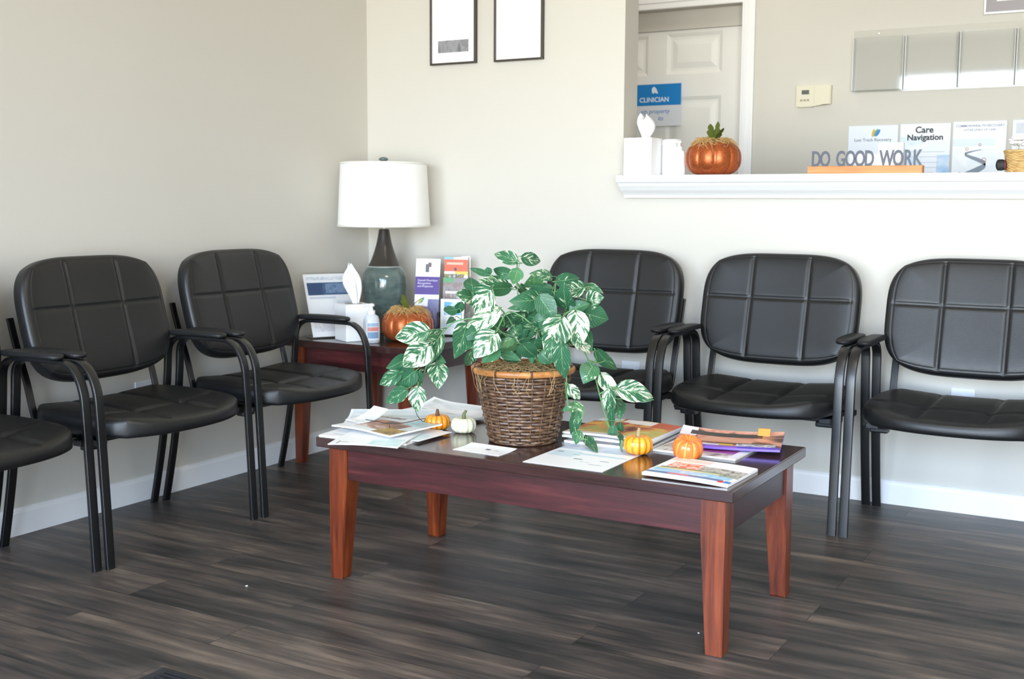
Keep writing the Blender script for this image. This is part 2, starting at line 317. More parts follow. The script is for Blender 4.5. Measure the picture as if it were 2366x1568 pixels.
for i, (a, b) in enumerate(WINS):
    bm = bmesh.new()
    for (x0, x1, z0, z1) in ((a, a+.05, WZ0, WZ1), (b-.05, b, WZ0, WZ1), (a+.05, b-.05, WZ0, WZ0+.05), (a+.05, b-.05, WZ1-.05, WZ1)):
        box(bm, x0, x1, YF-.09, YF-.03, z0, z1)
    w = struct('window_%d' % (i+1), bm, M_alu)
    bm = bmesh.new(); box(bm, a+.05, b-.05, YF-.064, YF-.058, WZ0+.05, WZ1-.05)
    obj('window_pane', bm, M_glass, w)
# baseboards
def baseboard_prof(): return [(0, 0), (.013, 0), (.013, .072), (.011, .080), (.006, .086), (0, .088)]
def baseboard(name, p0, p1, nrm):
    bm = bmesh.new(); p0 = Vector(p0); p1 = Vector(p1); n = Vector(nrm)
    A = [bm.verts.new(p0+n*a+Vector((0, 0, b))) for a, b in baseboard_prof()]
    B = [bm.verts.new(p1+n*a+Vector((0, 0, b))) for a, b in baseboard_prof()]
    m = len(A)
    for k in range(m): bm.faces.new((A[k], A[(k+1) % m], B[(k+1) % m], B[k]))
    bm.faces.new(A); bm.faces.new(list(reversed(B)))
    return struct(name, bm, M_trim)
baseboard('baseboard_left', (0.0005, YF, 0), (0.0005, 0, 0), (1, 0, 0))
baseboard('baseboard_back', (0.0135, -.0005, 0), (XR, -.0005, 0), (0, -1, 0))
# counter ledge: board plus moulding under its front edge, cut square at the left end
bm = bmesh.new()
prof = [(.19, 1.19), (-.098, 1.19), (-.104, 1.184), (-.104, 1.168), (-.098, 1.162), (-.086, 1.160), (-.080, 1.150), (-.060, 1.132), (-.040, 1.120), (-.030, 1.112), (-.028, 1.104), (-.0005, 1.104), (-.0005, 1.1205), (.19, 1.1205)]
X0, X1 = 1.285, XJ2
A = [bm.verts.new((X0, y, z)) for y, z in prof]; B = [bm.verts.new((X1, y, z)) for y, z in prof]
m = len(prof)
for k in range(m): bm.faces.new((A[k], A[(k+1) % m], B[(k+1) % m], B[k]))
bm.faces.new(A); bm.faces.new(list(reversed(B)))
struct('trim_1', bm, M_trim)

# ------------------------------------------------------------------ office behind the counter
DX0, DX1, DZ = .34, 1.275, 2.06
bm = bmesh.new()
box(bm, 0, DX0-.03, YO, YO+.12, 0, ZC); box(bm, DX1, XR, YO, YO+.12, 0, ZC); box(bm, DX0-.03, DX1, YO, YO+.12, DZ, ZC)
struct('wall_office', bm, M_wall)
bm = bmesh.new()   # head panel above the recessed door
box(bm, DX0-.03, DX1, YO+.075, YO+.12, 1.965, DZ)
struct('trim_2', bm, M_wall)
bm = bmesh.new()
for x0, x1, z0, z1 in ((DX1, DX1+.066, 0, DZ+.066), (DX0-.096, DX0-.03, 0, DZ+.066), (DX0-.03, DX1, DZ, DZ+.066)):
    box(bm, x0, x1, YO-.016, YO, z0, z1, .004)
    box(bm, x0+.012, x1-.03, YO-.021, YO-.014, z0+.001, z1-.03, .003) if x1-x0 < .1 else box(bm, x0, x1, YO-.021, YO-.014, z0+.03, z1-.012, .003)
struct('trim_3', bm, M_trim)
# six-panel door
def panel_door():
    bm = bmesh.new(); yf = YO+.085; x0, x1, z0, z1 = DX0-.028, 1.243+.03, .01, 1.963
    pc = [(.442, .737), (.842, 1.142)]; pr = [(.22, .72), (.86, 1.628), (1.742, 1.948)]
    xs = [x0, pc[0][0], pc[0][1], pc[1][0], pc[1][1], x1]; zs = [z0]+[v for r in pr for v in r]+[z1]
    cache = {}
    def V(x, y, z):
        k = (round(x, 5), round(y, 5), round(z, 5))
        if k not in cache: cache[k] = bm.verts.new((x, y, z))
        return cache[k]
    for i in range(len(xs)-1):
        for j in range(len(zs)-1):
            a, b, c, d = xs[i], xs[i+1], zs[j], zs[j+1]
            if i in (1, 3) and j in (1, 3, 5):
                rings = [(0, 0), (.008, .004), (.018, .010), (.030, .010), (.055, .002), (.060, .001)]
                pr_ = None
                for o_, dep in rings:
                    q = [V(a+o_, yf+dep, c+o_), V(b-o_, yf+dep, c+o_), V(b-o_, yf+dep, d-o_), V(a+o_, yf+dep, d-o_)]
                    if pr_:
                        for k in range(4): bm.faces.new((pr_[k], pr_[(k+1) % 4], q[(k+1) % 4], q[k]))
                    pr_ = q
                bm.faces.new(pr_)
            else:
                bm.faces.new((V(a, yf, c), V(b, yf, c), V(b, yf, d), V(a, yf, d)))
    q = [V(x0, yf, z0), V(x1, yf, z0), V(x1, yf, z1), V(x0, yf, z1)]
    r = [V(x, yf+.034, z) for x, z in ((x0, z0), (x1, z0), (x1, z1), (x0, z1))]
    box(bm, x0, x1, yf+.012, yf+.034, z0, z1)
    return bm
door = struct('door_1', panel_door(), M_door)
M_brass = plain('satin_nickel', '#b9b7b0', .3, 1)
bm = bmesh.new(); lathe(bm, [(.028, 0), (.028, .006), (.012, .01), (.012, .03), (.026, .04), (.028, .055), (.018, .066), (.002, .068)], 24)
bmesh.ops.transform(bm, matrix=Matrix.Translation((.385, YO+.085, .98)) @ Matrix.Rotation(PI/2, 4, 'X'), verts=bm.verts)
obj('door_knob', bm, M_brass, door, True)
bm = bmesh.new(); box(bm, 1.6, 2.8, .45, .75, ZC-.012, ZC+.0)
# office ceiling fixture
M_tube = NT('lit_diffuser'); M_tube.s(M_tube.b.inputs['Emission Color'], (1, .93, .82, 1)); M_tube.s(M_tube.b.inputs['Emission Strength'], 1.0); M_tube = M_tube.set((.9, .9, .9, 1), .5)
bm.free()
OFFICE_LAMP = 5.0
def ceiling_panel(loc, label, strength):
    t = thing('ceiling_light', label, 'light', loc)
    bm = bmesh.new()
    for x0, x1, y0, y1 in ((-.6, .6, -.3, -.28), (-.6, .6, .28, .3), (-.6, -.58, -.28, .28), (.58, .6, -.28, .28)): box(bm, x0, x1, y0, y1, -.03, 0)
    obj('frame', bm, M_trim, t)
    bm = bmesh.new(); box(bm, -.58, .58, -.28, .28, -.022, -.002)
    m = M_tube.copy(); m.node_tree.nodes['Principled BSDF'].inputs['Emission Strength'].default_value = strength
    obj('diffuser', bm, m, t)
ceiling_panel((.95, .68, ZC), 'rectangular ceiling light over the office behind the counter', 1.3)
ceiling_panel((3.0, -2.6, ZC), 'rectangular ceiling light over the waiting room', 9.0)

# ------------------------------------------------------------------ chairs
def squircle_grid(bm, a, b, nexp, N, M, front, back, k=4):
    """closed cushion: front(x,z,m)->Vector, back(x,z,m)->Vector over a superellipse"""
    def pt(u, v):
        mm = max(abs(u), abs(v))
        if mm < 1e-6: return 0, 0, 0
        du, dv = u/mm, v/mm
        s = (abs(du)**nexp+abs(dv)**nexp)**(-1/nexp)
        f = 1+(s-1)*mm**k
        return a*u*f, b*v*f, mm
    ease = lambda t: math.sin(t*PI/2)*.55+t*.45
    us = [ease(-1+2*i/N) for i in range(N+1)]; vs_ = [ease(-1+2*j/M) for j in range(M+1)]
    F = [[None]*(M+1) for _ in range(N+1)]; Bk = [[None]*(M+1) for _ in range(N+1)]
    for i, u in enumerate(us):
        for j, v in enumerate(vs_):
            x, z, mm = pt(u, v)
            F[i][j] = bm.verts.new(front(x, z, mm))
            Bk[i][j] = F[i][j] if mm > .99999 else bm.verts.new(back(x, z, mm))
    for i in range(N):
        for j in range(M):
            bm.faces.new((F[i][j], F[i+1][j], F[i+1][j+1], F[i][j+1]))
            q = (Bk[i][j], Bk[i][j+1], Bk[i+1][j+1], Bk[i+1][j])
            if len(set(q)) == 4 and not all(a_ in (F[i][j], F[i+1][j], F[i+1][j+1], F[i][j+1]) for a_ in q): bm.faces.new(q)

g = lambda d, w: math.exp(-(d/w)**2)
def back_bm():
    bm = bmesh.new(); a, b = .291, .203
    lean = math.radians(14); cz, cy = .700, -.128
    def place(x, z, y):
        y += -.022*(x/a)**2 + .006*(1-(z/b)**2)       # wraps forward at the sides
        return Vector((x, cy+y*math.cos(lean)+z*math.sin(lean), cz+z*math.cos(lean)-y*math.sin(lean)*-1*-1))
    def front(x, z, m):
        e = min(m, 1.0)
        d = .05*(1-e**9)**(1/4.5)
        ins = 1 if m < .86 else max(0, (0.95-m)/.09)
        gr = .0075*max(g(abs(x)-.105, .0058), .9*g(z-.032, .0045))*ins
        puff = .004*(1-(m**2))
        rim = .0018*g(m-.905, .008)
        return place(x, z, -(d+puff-gr-rim))
    def bk(x, z, m): return place(x, z, .012*(1-m**10)**(1/3))
    squircle_grid(bm, a, b, 3.6, 130, 96, front, bk)
    return bm
def seat_bm():
    bm = bmesh.new(); a, b = .296, .232; cy = -.338
    def pos(x, y2, z):
        bow = -.028*(1-(x/a)**2) if y2 < 0 else 0
        bow *= min(1, -y2/b) if y2 < 0 else 0
        return Vector((x, cy+y2+bow, z))
    def ztop(x, y2):
        s = (x/a)
        return .408+.024*s*s+.008*(y2/b)
    def front(x, y2, m):
        e = min(1, m)
        z = .392+(ztop(x, y2)+.022-.392)*(1-e**13)**(1/3.4)
        ins = 1 if m < .80 else max(0, (.95-m)/.15)
        gr = .010*max(g(abs(x)-.098, .010), g(y2+.075, .010))*ins
        puff = .007*(1-m*m)*max(0, math.cos(x/.098*PI/2)**2*.5+.5)
        return pos(x, y2, z+puff-gr)
    def bk(x, y2, m): return pos(x, y2, .392-.020*(1-m**14)**(1/3)+.006*(x/a)**2)
    squircle_grid(bm, a, b, 3.4, 84, 72, front, bk)
    return bm
FR = [(.530, 0), (.5255, .1), (.520, .22), (.513, .36), (.506, .49), (.500, .53), (.488, .562), (.470, .588), (.447, .604), (.42, .611), (.33, .612), (.24, .612), (.205, .609), (.178, .598), (.160, .580), (.152, .555), (.148, .50), (.136, .38), (.117, .25), (.090, .12), (.062, 0)]
TUBE = rrect(.0305, .0135, .004, 3)
def tube_bm(x, i0, i1):
    bm = bmesh.new()
    full = [Vector((x, -d, z)) for d, z in FR]
    pts = smoothpath(full, 3)
    sub = pts[i0*3:i1*3+1]
    # tangents at the cuts come from the whole path so the sections meet
    rings = []
    for k in range(i0*3, i1*3+1):
        p = pts[k]; t = (pts[min(k+1, len(pts)-1)]-pts[max(k-1, 0)]).normalized()
        if k in (0, len(pts)-1): nrm = Vector((0, 1, 0)) ; 
        else: nrm = t.cross(Vector((1, 0, 0))).normalized()
        if nrm.dot(Vector((1, 0, 0)).cross(Vector((0, 0, 1)))) < -2: nrm = -nrm
        if k == 0: nrm = Vector((0, 1, 0))*(1 if pts[1].z > p.z else -1)
        if k == len(pts)-1: nrm = Vector((0, -1, 0))
        rings.append([bm.verts.new(p+Vector((1, 0, 0))*a+nrm*b) for a, b in TUBE])
    m = len(TUBE)
    for r0, r1 in zip(rings, rings[1:]):
        for q in range(m): bm.faces.new((r0[q], r0[(q+1) % m], r1[(q+1) % m], r1[q]))
    bm.faces.new(rings[0]); bm.faces.new(rings[-1])
    return bm
M_glide = plain('grey_floor_glide', '#77797c', .5)
def make_chair(label):
    t = thing('guest_chair', label, 'chair')
    obj('seat', seat_bm(), M_leather, t, True)
    obj('backrest', back_bm(), M_leather, t, True)
    for s in (-1, 1):
        x = s*.3165
        lf = obj('leg', tube_bm(x, 0, 5), M_metal_black, t, True, angle=18)
        lr = obj('leg', tube_bm(x, 15, 20), M_metal_black, t, True, angle=18)
        for par, d in ((lf, .530), (lr, .062)):
            bm = bmesh.new(); box(bm, x-.014, x+.014, -d-.0065, -d+.0065, 0, .006, .002); obj('floor_glide', bm, M_glide, par)
        arm = obj('armrest', tube_bm(x, 5, 15), M_metal_black, t, True, angle=18)
        bm = bmesh.new()
        N = 28; rows = []
        for i in range(N+1):
            u = -1+2*i/N
            w = (.0275+.004*math.cos(u*PI/2))*(1-abs(u)**6)**(1/2.6)
            y = -.305+u*.128
            hz = .6205+(.022 - .004*u*u)*1.0
            h = (1-abs(u)**8)**(1/3)
            row = []
            for a_ in range(12):
                th = 2*PI*a_/12
                cx, cz_ = math.cos(th), math.sin(th)
                sx = math.copysign(abs(cx)**.6, cx); sz = math.copysign(abs(cz_)**.7, cz_)
                row.append(bm.verts.new((s*.3005+sx*max(w, .001), y, .6305+sz*.0105*max(h, .05)-.003*u*u)))
            rows.append(row)
        for r0, r1 in zip(rows, rows[1:]):
            for q in range(12): bm.faces.new((r0[q], r0[(q+1) % 12], r1[(q+1) % 12], r1[q]))
        bm.faces.new(rows[0]); bm.faces.new(rows[-1])
        obj('arm_pad', bm, M_plastic_black, arm, True)
        # flat bar carrying the backrest
        bm = bmesh.new()
        sweep(bm, smoothpath([(s*.258, -.30, .378), (s*.258, -.20, .378), (s*.258, -.168, .392), (s*.258, -.150, .43), (s*.258, -.125, .52), (s*.258, -.082, .64), (s*.258, -.060, .715)], 4), rrect(.024, .010, .003, 2), up=(1, 0, 0))
        obj('back_bracket', bm, M_metal_black, t, True, angle=18)
    bm = bmesh.new(); box(bm, -.30, .30, -.405, -.37, .350, .371, .004); box(bm, -.30, .30, -.215, -.18, .345, .366, .004)
    for s in (-1, 1): box(bm, s*.258-.02, s*.258+.02, -.45, -.20, .352, .372, .003)
    obj('seat_support', bm, M_metal_black, t)
    for s in (-1, 1):
        bm = bmesh.new(); box(bm, s*.245-.03, s*.245+.03, -.405, -.37, .332, .3505, .005); obj('support_bracket', bm, M_metal_black, t)
    return t
GRP = 'black guest chairs along the waiting room walls'
W = PI/2
chair = make_chair('black vinyl guest chair at the left wall, nearest the corner and the end table')
chair.location = (.006, -1.010, 0); chair.rotation_euler = (0, 0, W+.014); chair['group'] = GRP
dup(chair, (.007, -1.690, 0), W+.026, 'black vinyl guest chair in the middle of the left wall row', GRP)
dup(chair, (.007, -2.3585, 0), W+.028, 'black vinyl guest chair at the left wall, cut off by the frame', GRP)
dup(chair, (1.299, 0, 0), 0, 'black vinyl guest chair at the back wall, half hidden behind the potted plant', GRP)
dup(chair, (1.967, 0, 0), 0, 'black vinyl guest chair at the back wall, between the plant and the far right chair', GRP)
dup(chair, (2.638, 0, 0), 0, 'black vinyl guest chair at the back wall, cut off by the right frame edge', GRP)

# ------------------------------------------------------------------ tables
def table(name, label, cat, x0, x1, y0, y1, H, th, ov, leg, foot, apron_h):
    t = thing(name, label, cat, ((x0+x1)/2, (y0+y1)/2, 0))
    w, d = (x1-x0)/2, (y1-y0)/2
    bm = bmesh.new(); box(bm, -w, w, -d, d, H-th, H, .0025, 2); obj('tabletop', bm, M_top, t)
    a, b = w-ov, d-ov
    for sx in (-1, 1):
        for sy in (-1, 1):
            bm = bmesh.new(); z1 = H-th-.0005
            zk = z1-apron_h*1.0
            def ring(s, z):
                xo, yo = sx*a, sy*b
                xi, yi = sx*(a-s), sy*(b-s)
                return [bm.verts.new(v) for v in ((min(xo, xi), min(yo, yi), z), (max(xo, xi), min(yo, yi), z), (max(xo, xi), max(yo, yi), z), (min(xo, xi), max(yo, yi), z))]
            rs = [ring(foot*.96, 0), ring(foot, .004), ring(leg, zk), ring(leg, z1)]
            for r0, r1 in zip(rs, rs[1:]):
                for k in range(4): bm.faces.new((r0[k], r0[(k+1) % 4], r1[(k+1) % 4], r1[k]))
            bm.faces.new(list(reversed(rs[0]))); bm.faces.new(rs[-1])
            bmesh.ops.bevel(bm, geom=[e for e in bm.edges if abs(e.verts[0].co.z-e.verts[1].co.z) > .01], offset=.002, segments=2, affect='EDGES')
            obj('leg', bm, M_leg, t)
    z0, z1 = H-th-apron_h, H-th-.0006
    i = .006
    for sy in (-1, 1):
        bm = bmesh.new(); y_ = sy*(b-i); box(bm, -a+leg+.0004, a-leg-.0004, min(y_, y_-sy*.02), max(y_, y_-sy*.02), z0, z1, .001); obj('apron', bm, M_apron_x, t)
    for sx in (-1, 1):
        bm = bmesh.new(); x_ = sx*(a-i); box(bm, min(x_, x_-sx*.02), max(x_, x_-sx*.02), -b+leg+.0004, b-leg-.0004, z0, z1, .001); obj('apron', bm, M_apron_y, t)
    return t
CT = .415
table('coffee_table', 'low dark mahogany coffee table in the middle of the floor', 'coffee table', 1.122, 2.364, -1.742, -1.146, CT, .028, .026, .062, .043, .093)
ET = .52
table('end_table', 'square mahogany end table in the corner, under the lamp', 'end table', .035, .665, -.625, -.022, ET, .028, .026, .056, .038, .085)
# ------------------------------------------------------------------ printed matter
def printed(name, base, items, rough=.35, spec=.5):
    """items: (x0,y0,x1,y1, colour | (seed, scale, [c1,c2,c3])) in the sheet's UV"""
    t = NT(name); uv = t.uv(); sp = t.n('ShaderNodeSeparateXYZ', {0: uv}); x, y = sp.outputs[0], sp.outputs[1]
    col = lin(base)
    for x0, y0, x1, y1, c in items:
        f = t.math('MULTIPLY', t.math('MULTIPLY', t.math('GREATER_THAN', x, x0), t.math('LESS_THAN', x, x1)), t.math('MULTIPLY', t.math('GREATER_THAN', y, y0), t.math('LESS_THAN', y, y1)))
        if isinstance(c, str): cc = lin(c)
        else:
            seed, sc, cs = c
            n = t.noise(t.mapping(uv, (sc, sc, 1), (seed*3.7, seed*1.3, 0)), 1.0, 3, .55, .7)
            k = len(cs)
            cc = t.ramp(n, [(.32+.36*i/(k-1), lin(q)) for i, q in enumerate(cs)])
        col = t.mix(f, col, cc)
    return t.set(col, rough, spec=spec)

def sheet_bm(w, h, th, curl=None, nx=14, ny=12):
    bm = bmesh.new(); uvl = bm.loops.layers.uv.new('UVMap')
    cf = curl or (lambda u, v: 0)
    T = [[bm.verts.new(((i/nx-.5)*w, (j/ny-.5)*h, th+cf(i/nx, j/ny))) for j in range(ny+1)] for i in range(nx+1)]
    B = [[bm.verts.new(((i/nx-.5)*w, (j/ny-.5)*h, cf(i/nx, j/ny))) for j in range(ny+1)] for i in range(nx+1)]
    for i in range(nx):
        for j in range(ny):
            f = bm.faces.new((T[i][j], T[i+1][j], T[i+1][j+1], T[i][j+1])); f.material_index = 0
            for l, (a, b) in zip(f.loops, ((i, j), (i+1, j), (i+1, j+1), (i, j+1))): l[uvl].uv = (a/nx, b/ny)
            bm.faces.new((B[i][j], B[i][j+1], B[i+1][j+1], B[i+1][j])).material_index = 1
    for i in range(nx):
        bm.faces.new((B[i][0], B[i+1][0], T[i+1][0], T[i][0])).material_index = 1
        bm.faces.new((B[i+1][ny], B[i][ny], T[i][ny], T[i+1][ny])).material_index = 1
    for j in range(ny):
        bm.faces.new((B[0][j+1], B[0][j], T[0][j], T[0][j+1])).material_index = 1
        bm.faces.new((B[nx][j], B[nx][j+1], T[nx][j+1], T[nx][j])).material_index = 1
    return bm
def sheet(name, label, cat, w, h, th, mat, loc, rz=0, curl=None, group=None, edge=None, rot=None):
    o = obj(name, sheet_bm(w, h, th, curl), [mat, edge or M_paper], None, True, recalc=False, angle=40)
    o.location = loc; o.rotation_euler = rot or (0, 0, rz)
    return tag(o, label, cat, group)

rise = lambda k, side, p=2: {'r': lambda u, v: k*max(0, (u-.55)/.45)**p, 'l': lambda u, v: k*max(0, (.45-u)/.45)**p,
                            't': lambda u, v: k*max(0, (v-.5)/.5)**p, 'b': lambda u, v: k*max(0, (.5-v)/.5)**p}[side]
G_L = 'magazines and papers piled on the near left corner of the coffee table'
G_R = 'magazines on the right half of the coffee table'
Z = CT+.0004
# left pile, from the bottom up
p1 = printed('cover_pale', '#f4f5f5', [(.04, .5, .96, .95, (3, 3, ['#e6ecef', '#cfd9df', '#f4f6f7'])), (.1, .1, .6, .2, '#d5dde2')])
sheet('magazine', 'white edged magazine at the bottom of the pile on the table\'s near left corner', 'magazine', .285, .215, .006, p1, (1.262, -1.618, Z), .10, None, G_L)
p2 = printed('page_white', '#f6f7f7', [(.05, .06, .95, .5, (5, 2.2, ['#eef6f6', '#d3e9ea', '#ffffff']))])
sheet('paper_sheet', 'loose white sheet sticking out under the pile toward the orange pumpkin', 'paper', .20, .16, .0012, p2, (1.335, -1.590, Z+.0068), -.05, None, G_L)
p3 = printed('page_lightblue', '#e9eff2', [(.03, .03, .97, .97, (8, 2.5, ['#dfe9ee', '#c9d8e0', '#f4f7f8'])), (.08, .7, .9, .73, '#aebfc9'), (.08, .5, .9, .52, '#aebfc9')])
sheet('magazine', 'pale blue magazine at the back of the left pile, lifted edge near the orange pumpkin', 'magazine', .27, .20, .004, p3, (1.190, -1.470, Z+.008), .52, lambda u, v: .003+.012*max(0, (v-.6)/.4)**2, G_L)
p4 = printed('page_sketch', '#f8f9f9', [(.1, .03, .12, .18, '#6a7076'), (.1, .12, .25, .135, '#6a7076'), (.55, .03, .97, .45, (6, 2, ['#e2f4f3', '#bfe3e3', '#f5fbfb']))])
sheet('magazine', 'white page hanging over the front edge of the coffee table', 'magazine', .20, .215, .0025, p4, (1.312, -1.712, Z+.0085), .30, lambda u, v: .003*math.sin(u*PI)+.002*math.sin(v*PI), G_L)
p5 = printed('cover_portrait', '#e7eef0', [(.0, .0, .3, 1, '#f1f3f3'), (.25, .15, .80, .72, (2, 3.2, ['#3b3330', '#6d5a50', '#b77b5c', '#d9d6d2'])), (.2, .55, .42, .70, '#cf8a66'), (.62, .66, 1, 1, (9, 3, ['#dff2f4', '#a8d4da', '#e9a9a4'])), (.66, .02, .98, .36, (4, 3, ['#5c4a2c', '#9c7c35', '#c5a24c', '#4a5542'])),
                                    (.0, .86, .45, .97, (7, 8, ['#f5f5f5', '#4c5054', '#f3f3f3']))])
sheet('magazine', 'glossy magazine with a dark figure on its cover, top of the left pile', 'magazine', .255, .20, .0045, p5, (1.268, -1.600, Z+.0178), -.22, lambda u, v: .006*math.sin(u*PI)+.010*max(0, (u-.7)/.3)**2*(.3+.7*v), G_L)
p6 = printed('fold_white', '#fbfbfb', [(.5, 0, 1, 1, (12, 2, ['#ffffff', '#e8f1f3', '#f8f8f8']))])
sheet('brochure', 'small white folded leaflet curling up at the left side of the left pile', 'brochure', .075, .10, .002, p6, (1.175, -1.572, Z+.0275), -.35, lambda u, v: .030*max(0, (v-.2)/.8)**2, G_L)
# leaflet at the back of the table
p7 = printed('open_leaflet', '#eef1f2', [(.02, .02, .98, .5, (14, 2.4, ['#c9d6df', '#e6edf0', '#97a9b8'])), (.05, .55, .95, .95, (15, 2.0, ['#f5f5f5', '#dfe4e8', '#b9c3bf']))])
sheet('magazine', 'open pale magazine at the far edge of the coffee table behind the two small pumpkins', 'magazine', .275, .17, .006, p7, (1.268, -1.262, Z), -.10, lambda u, v: .020*max(0, (v-.35)/.65)**1.5+.010*max(0, (.35-u)/.35)**2+.008*max(0, (u-.75)/.25)**2)
# cards and flyers at the front
p8 = printed('card_print', '#fbfbfb', [(.50, .50, .60, .62, '#596273'), (.70, .52, .78, .57, '#b9bec9'), (.90, .30, .93, .36, '#d0d4da')])
sheet('paper_card', 'small white card on the coffee table in front of the woven basket', 'card', .150, .090, .001, p8, (1.628, -1.645, Z), -.05, lambda u, v: .004*max(0, (v-.5)/.5)**2)
p9 = printed('flyer_print', '#f8f9fb', [(.03, .55, .97, .60, '#bfe0ef'), (.0, .72, 1, .735, '#8fc6df'), (.0, .735, 1, .98, (16, 2.3, ['#dfe9f5', '#b8c4dd', '#e6dcd9', '#c7d8ea'])), (.04, .40, .36, .66, '#d8eaf3'), (.07, .56, .15, .60, '#8aa3b4'), (.32, .50, .40, .53, '#b0c3cf'),
                                  (.42, .345, .53, .37, '#5d6670'), (.75, .36, .86, .38, '#8d97a3'), (.55, .27, .60, .285, '#c4cbd2'), (.70, .20, .86, .215, '#9aa4b0'), (.62, .26, .67, .275, '#c4cbd2')])
sheet('flyer', 'white and light blue information flyer lying in front of the basket, right of the card', 'flyer', .228, .285, .0008, p9, (1.902, -1.576, Z), .0, None)
p10 = printed('cover_row', '#fafafa', [(.02, .80, .5, .96, '#f7dcd5'), (.0, .0, 1, .08, '#f7f9fb'), (.0, .08, .9, .17, '#5d7ba6'), (.25, .10, .5, .19, '#d9798a'), (.02, .17, .95, .34, (18, 2.4, ['#cfe6f6', '#8fc3ea', '#eef6fb'])), (.02, .34, 1, .40, '#d9d6a0'), (.05, .40, 1, .46, '#7e8a63'),
                                  (.10, .46, .48, .74, (19, 11, ['#e7402a', '#f0705a', '#f4e3dc', '#c93a2a'])), (.48, .44, 1, .68, (21, 13, ['#6d6a66', '#9c958c', '#d8d2c8', '#57534f'])), (.86, .04, .92, .13, '#e02c2c'), (.92, .05, 1, .15, '#3d7fc4'), (.78, .32, 1, .44, (23, 9, ['#5a6a4a', '#8b8f7a', '#c9c6ba']))])
sheet('magazine', 'white magazine with a row of buildings on its cover at the table\'s near right corner', 'magazine', .222, .205, .007, p10, (2.232, -1.607, Z), -.03, lambda u, v: -.0036*max(0, (u-.55)/.45)**2+.0038, G_R)
# right hand stacks
p11 = printed('cover_dark', '#2b2d35', [(.05, .05, .95, .25, (25, 3, ['#4a4248', '#75666c', '#26272e'])), (.5, .5, .95, .9, (26, 3, ['#1e2027', '#3c4250', '#5a6070']))])
sheet('magazine', 'dark covered magazine at the bottom of the stack right of the basket', 'magazine', .25, .275, .007, p11, (1.884, -1.300, Z), .04, None, G_R)
p12 = printed('cover_white_b', '#f0f0ef', [(.1, .1, .9, .6, (28, 3, ['#dfe4e6', '#9fb3bb', '#f3f3f3']))])
sheet('magazine', 'white magazine showing only its edges in the middle of the stack right of the basket', 'magazine', .262, .25, .006, p12, (1.868, -1.280, Z+.0075), .02, None, G_R)
p13 = printed('cover_food', '#d98a58', [(0, 0, 1, 1, (30, 2.6, ['#4a2c22', '#b0492e', '#e0a34e', '#b7b052', '#e8c9a0'])), (.35, .76, .75, .98, '#efeae6'), (.0, .80, .30, 1, '#d3dbe0'), (.72, .70, 1, 1, '#c2562f'), (.3, .55, .45, .80, '#b5332f'), (.02, .0, .75, .10, '#dcd3ca'), (.02, .55, .18, .7, '#e8b23a')])
fd = sheet('magazine', 'orange and red food magazine on top of the stack right of the basket', 'magazine', .262, .252, .006, p13, (1.866, -1.268, Z+.0140), -.02, lambda u, v: .004*math.sin(u*PI), G_R)
p14 = printed('cover_under', '#e9e7e6', [(.02, .02, .9, .5, (33, 4, ['#6b5548', '#c9b2a4', '#e9e6e4', '#8f7a6c'])), (.5, .22, .92, .42, '#a2478f'), (.9, 0, 1, 1, '#efeaf2')])
sheet('magazine', 'magazine partly covered by the purple one, just behind the red pumpkin', 'magazine', .235, .23, .005, p14, (2.142, -1.305, Z), -.02, None, G_R)
p15 = printed('cover_purple', '#6a4bb0', [(.0, .13, 1, 1, (36, 2.6, ['#33241f', '#6b4a3c', '#d7947a', '#e7b7a2'])), (.18, .34, .72, .70, (37, 1.6, ['#d88f73', '#e3a88e', '#c77a60', '#efc0ac'])), (.0, .62, .16, 1, '#efe6ea'), (.10, .70, .80, .88, '#2a2422'), (.42, .13, .55, .26, '#d9b23c'), (.58, .13, .95, .30, (38, 8, ['#3a3550', '#e6e6ee', '#4a4470'])), (.2, .13, .42, .22, '#e7e3f2'), (.0, .0, .95, .13, '#5a3fd0'), (.30, .0, .6, .10, '#9a55d8')])
sheet('magazine', 'curled magazine with a purple spine and a woman\'s face, at the table\'s far right', 'magazine', .285, .20, .006, p15, (2.178, -1.245, Z+.0095), .24, lambda u, v: (.010 if u < .5 else .006)*(2*u-1)**2*(.35+.65*v)+.008*max(0, (v-.6)/.4)**2, G_R, edge=plain('purple_spine', '#7a5fd6', .4))
bm = sheet_bm(.034, .024, .0008, lambda u, v: .012*v); 
o = obj('paper_tab', bm, [plain('orange_paper', '#e89a4a', .5)]*2, None, True, recalc=False); o.location = (2.245, -1.150, Z+.0235); o.rotation_euler = (.25, 0, .2)
tag(o, 'orange paper tab sticking up behind the purple magazine', 'paper')

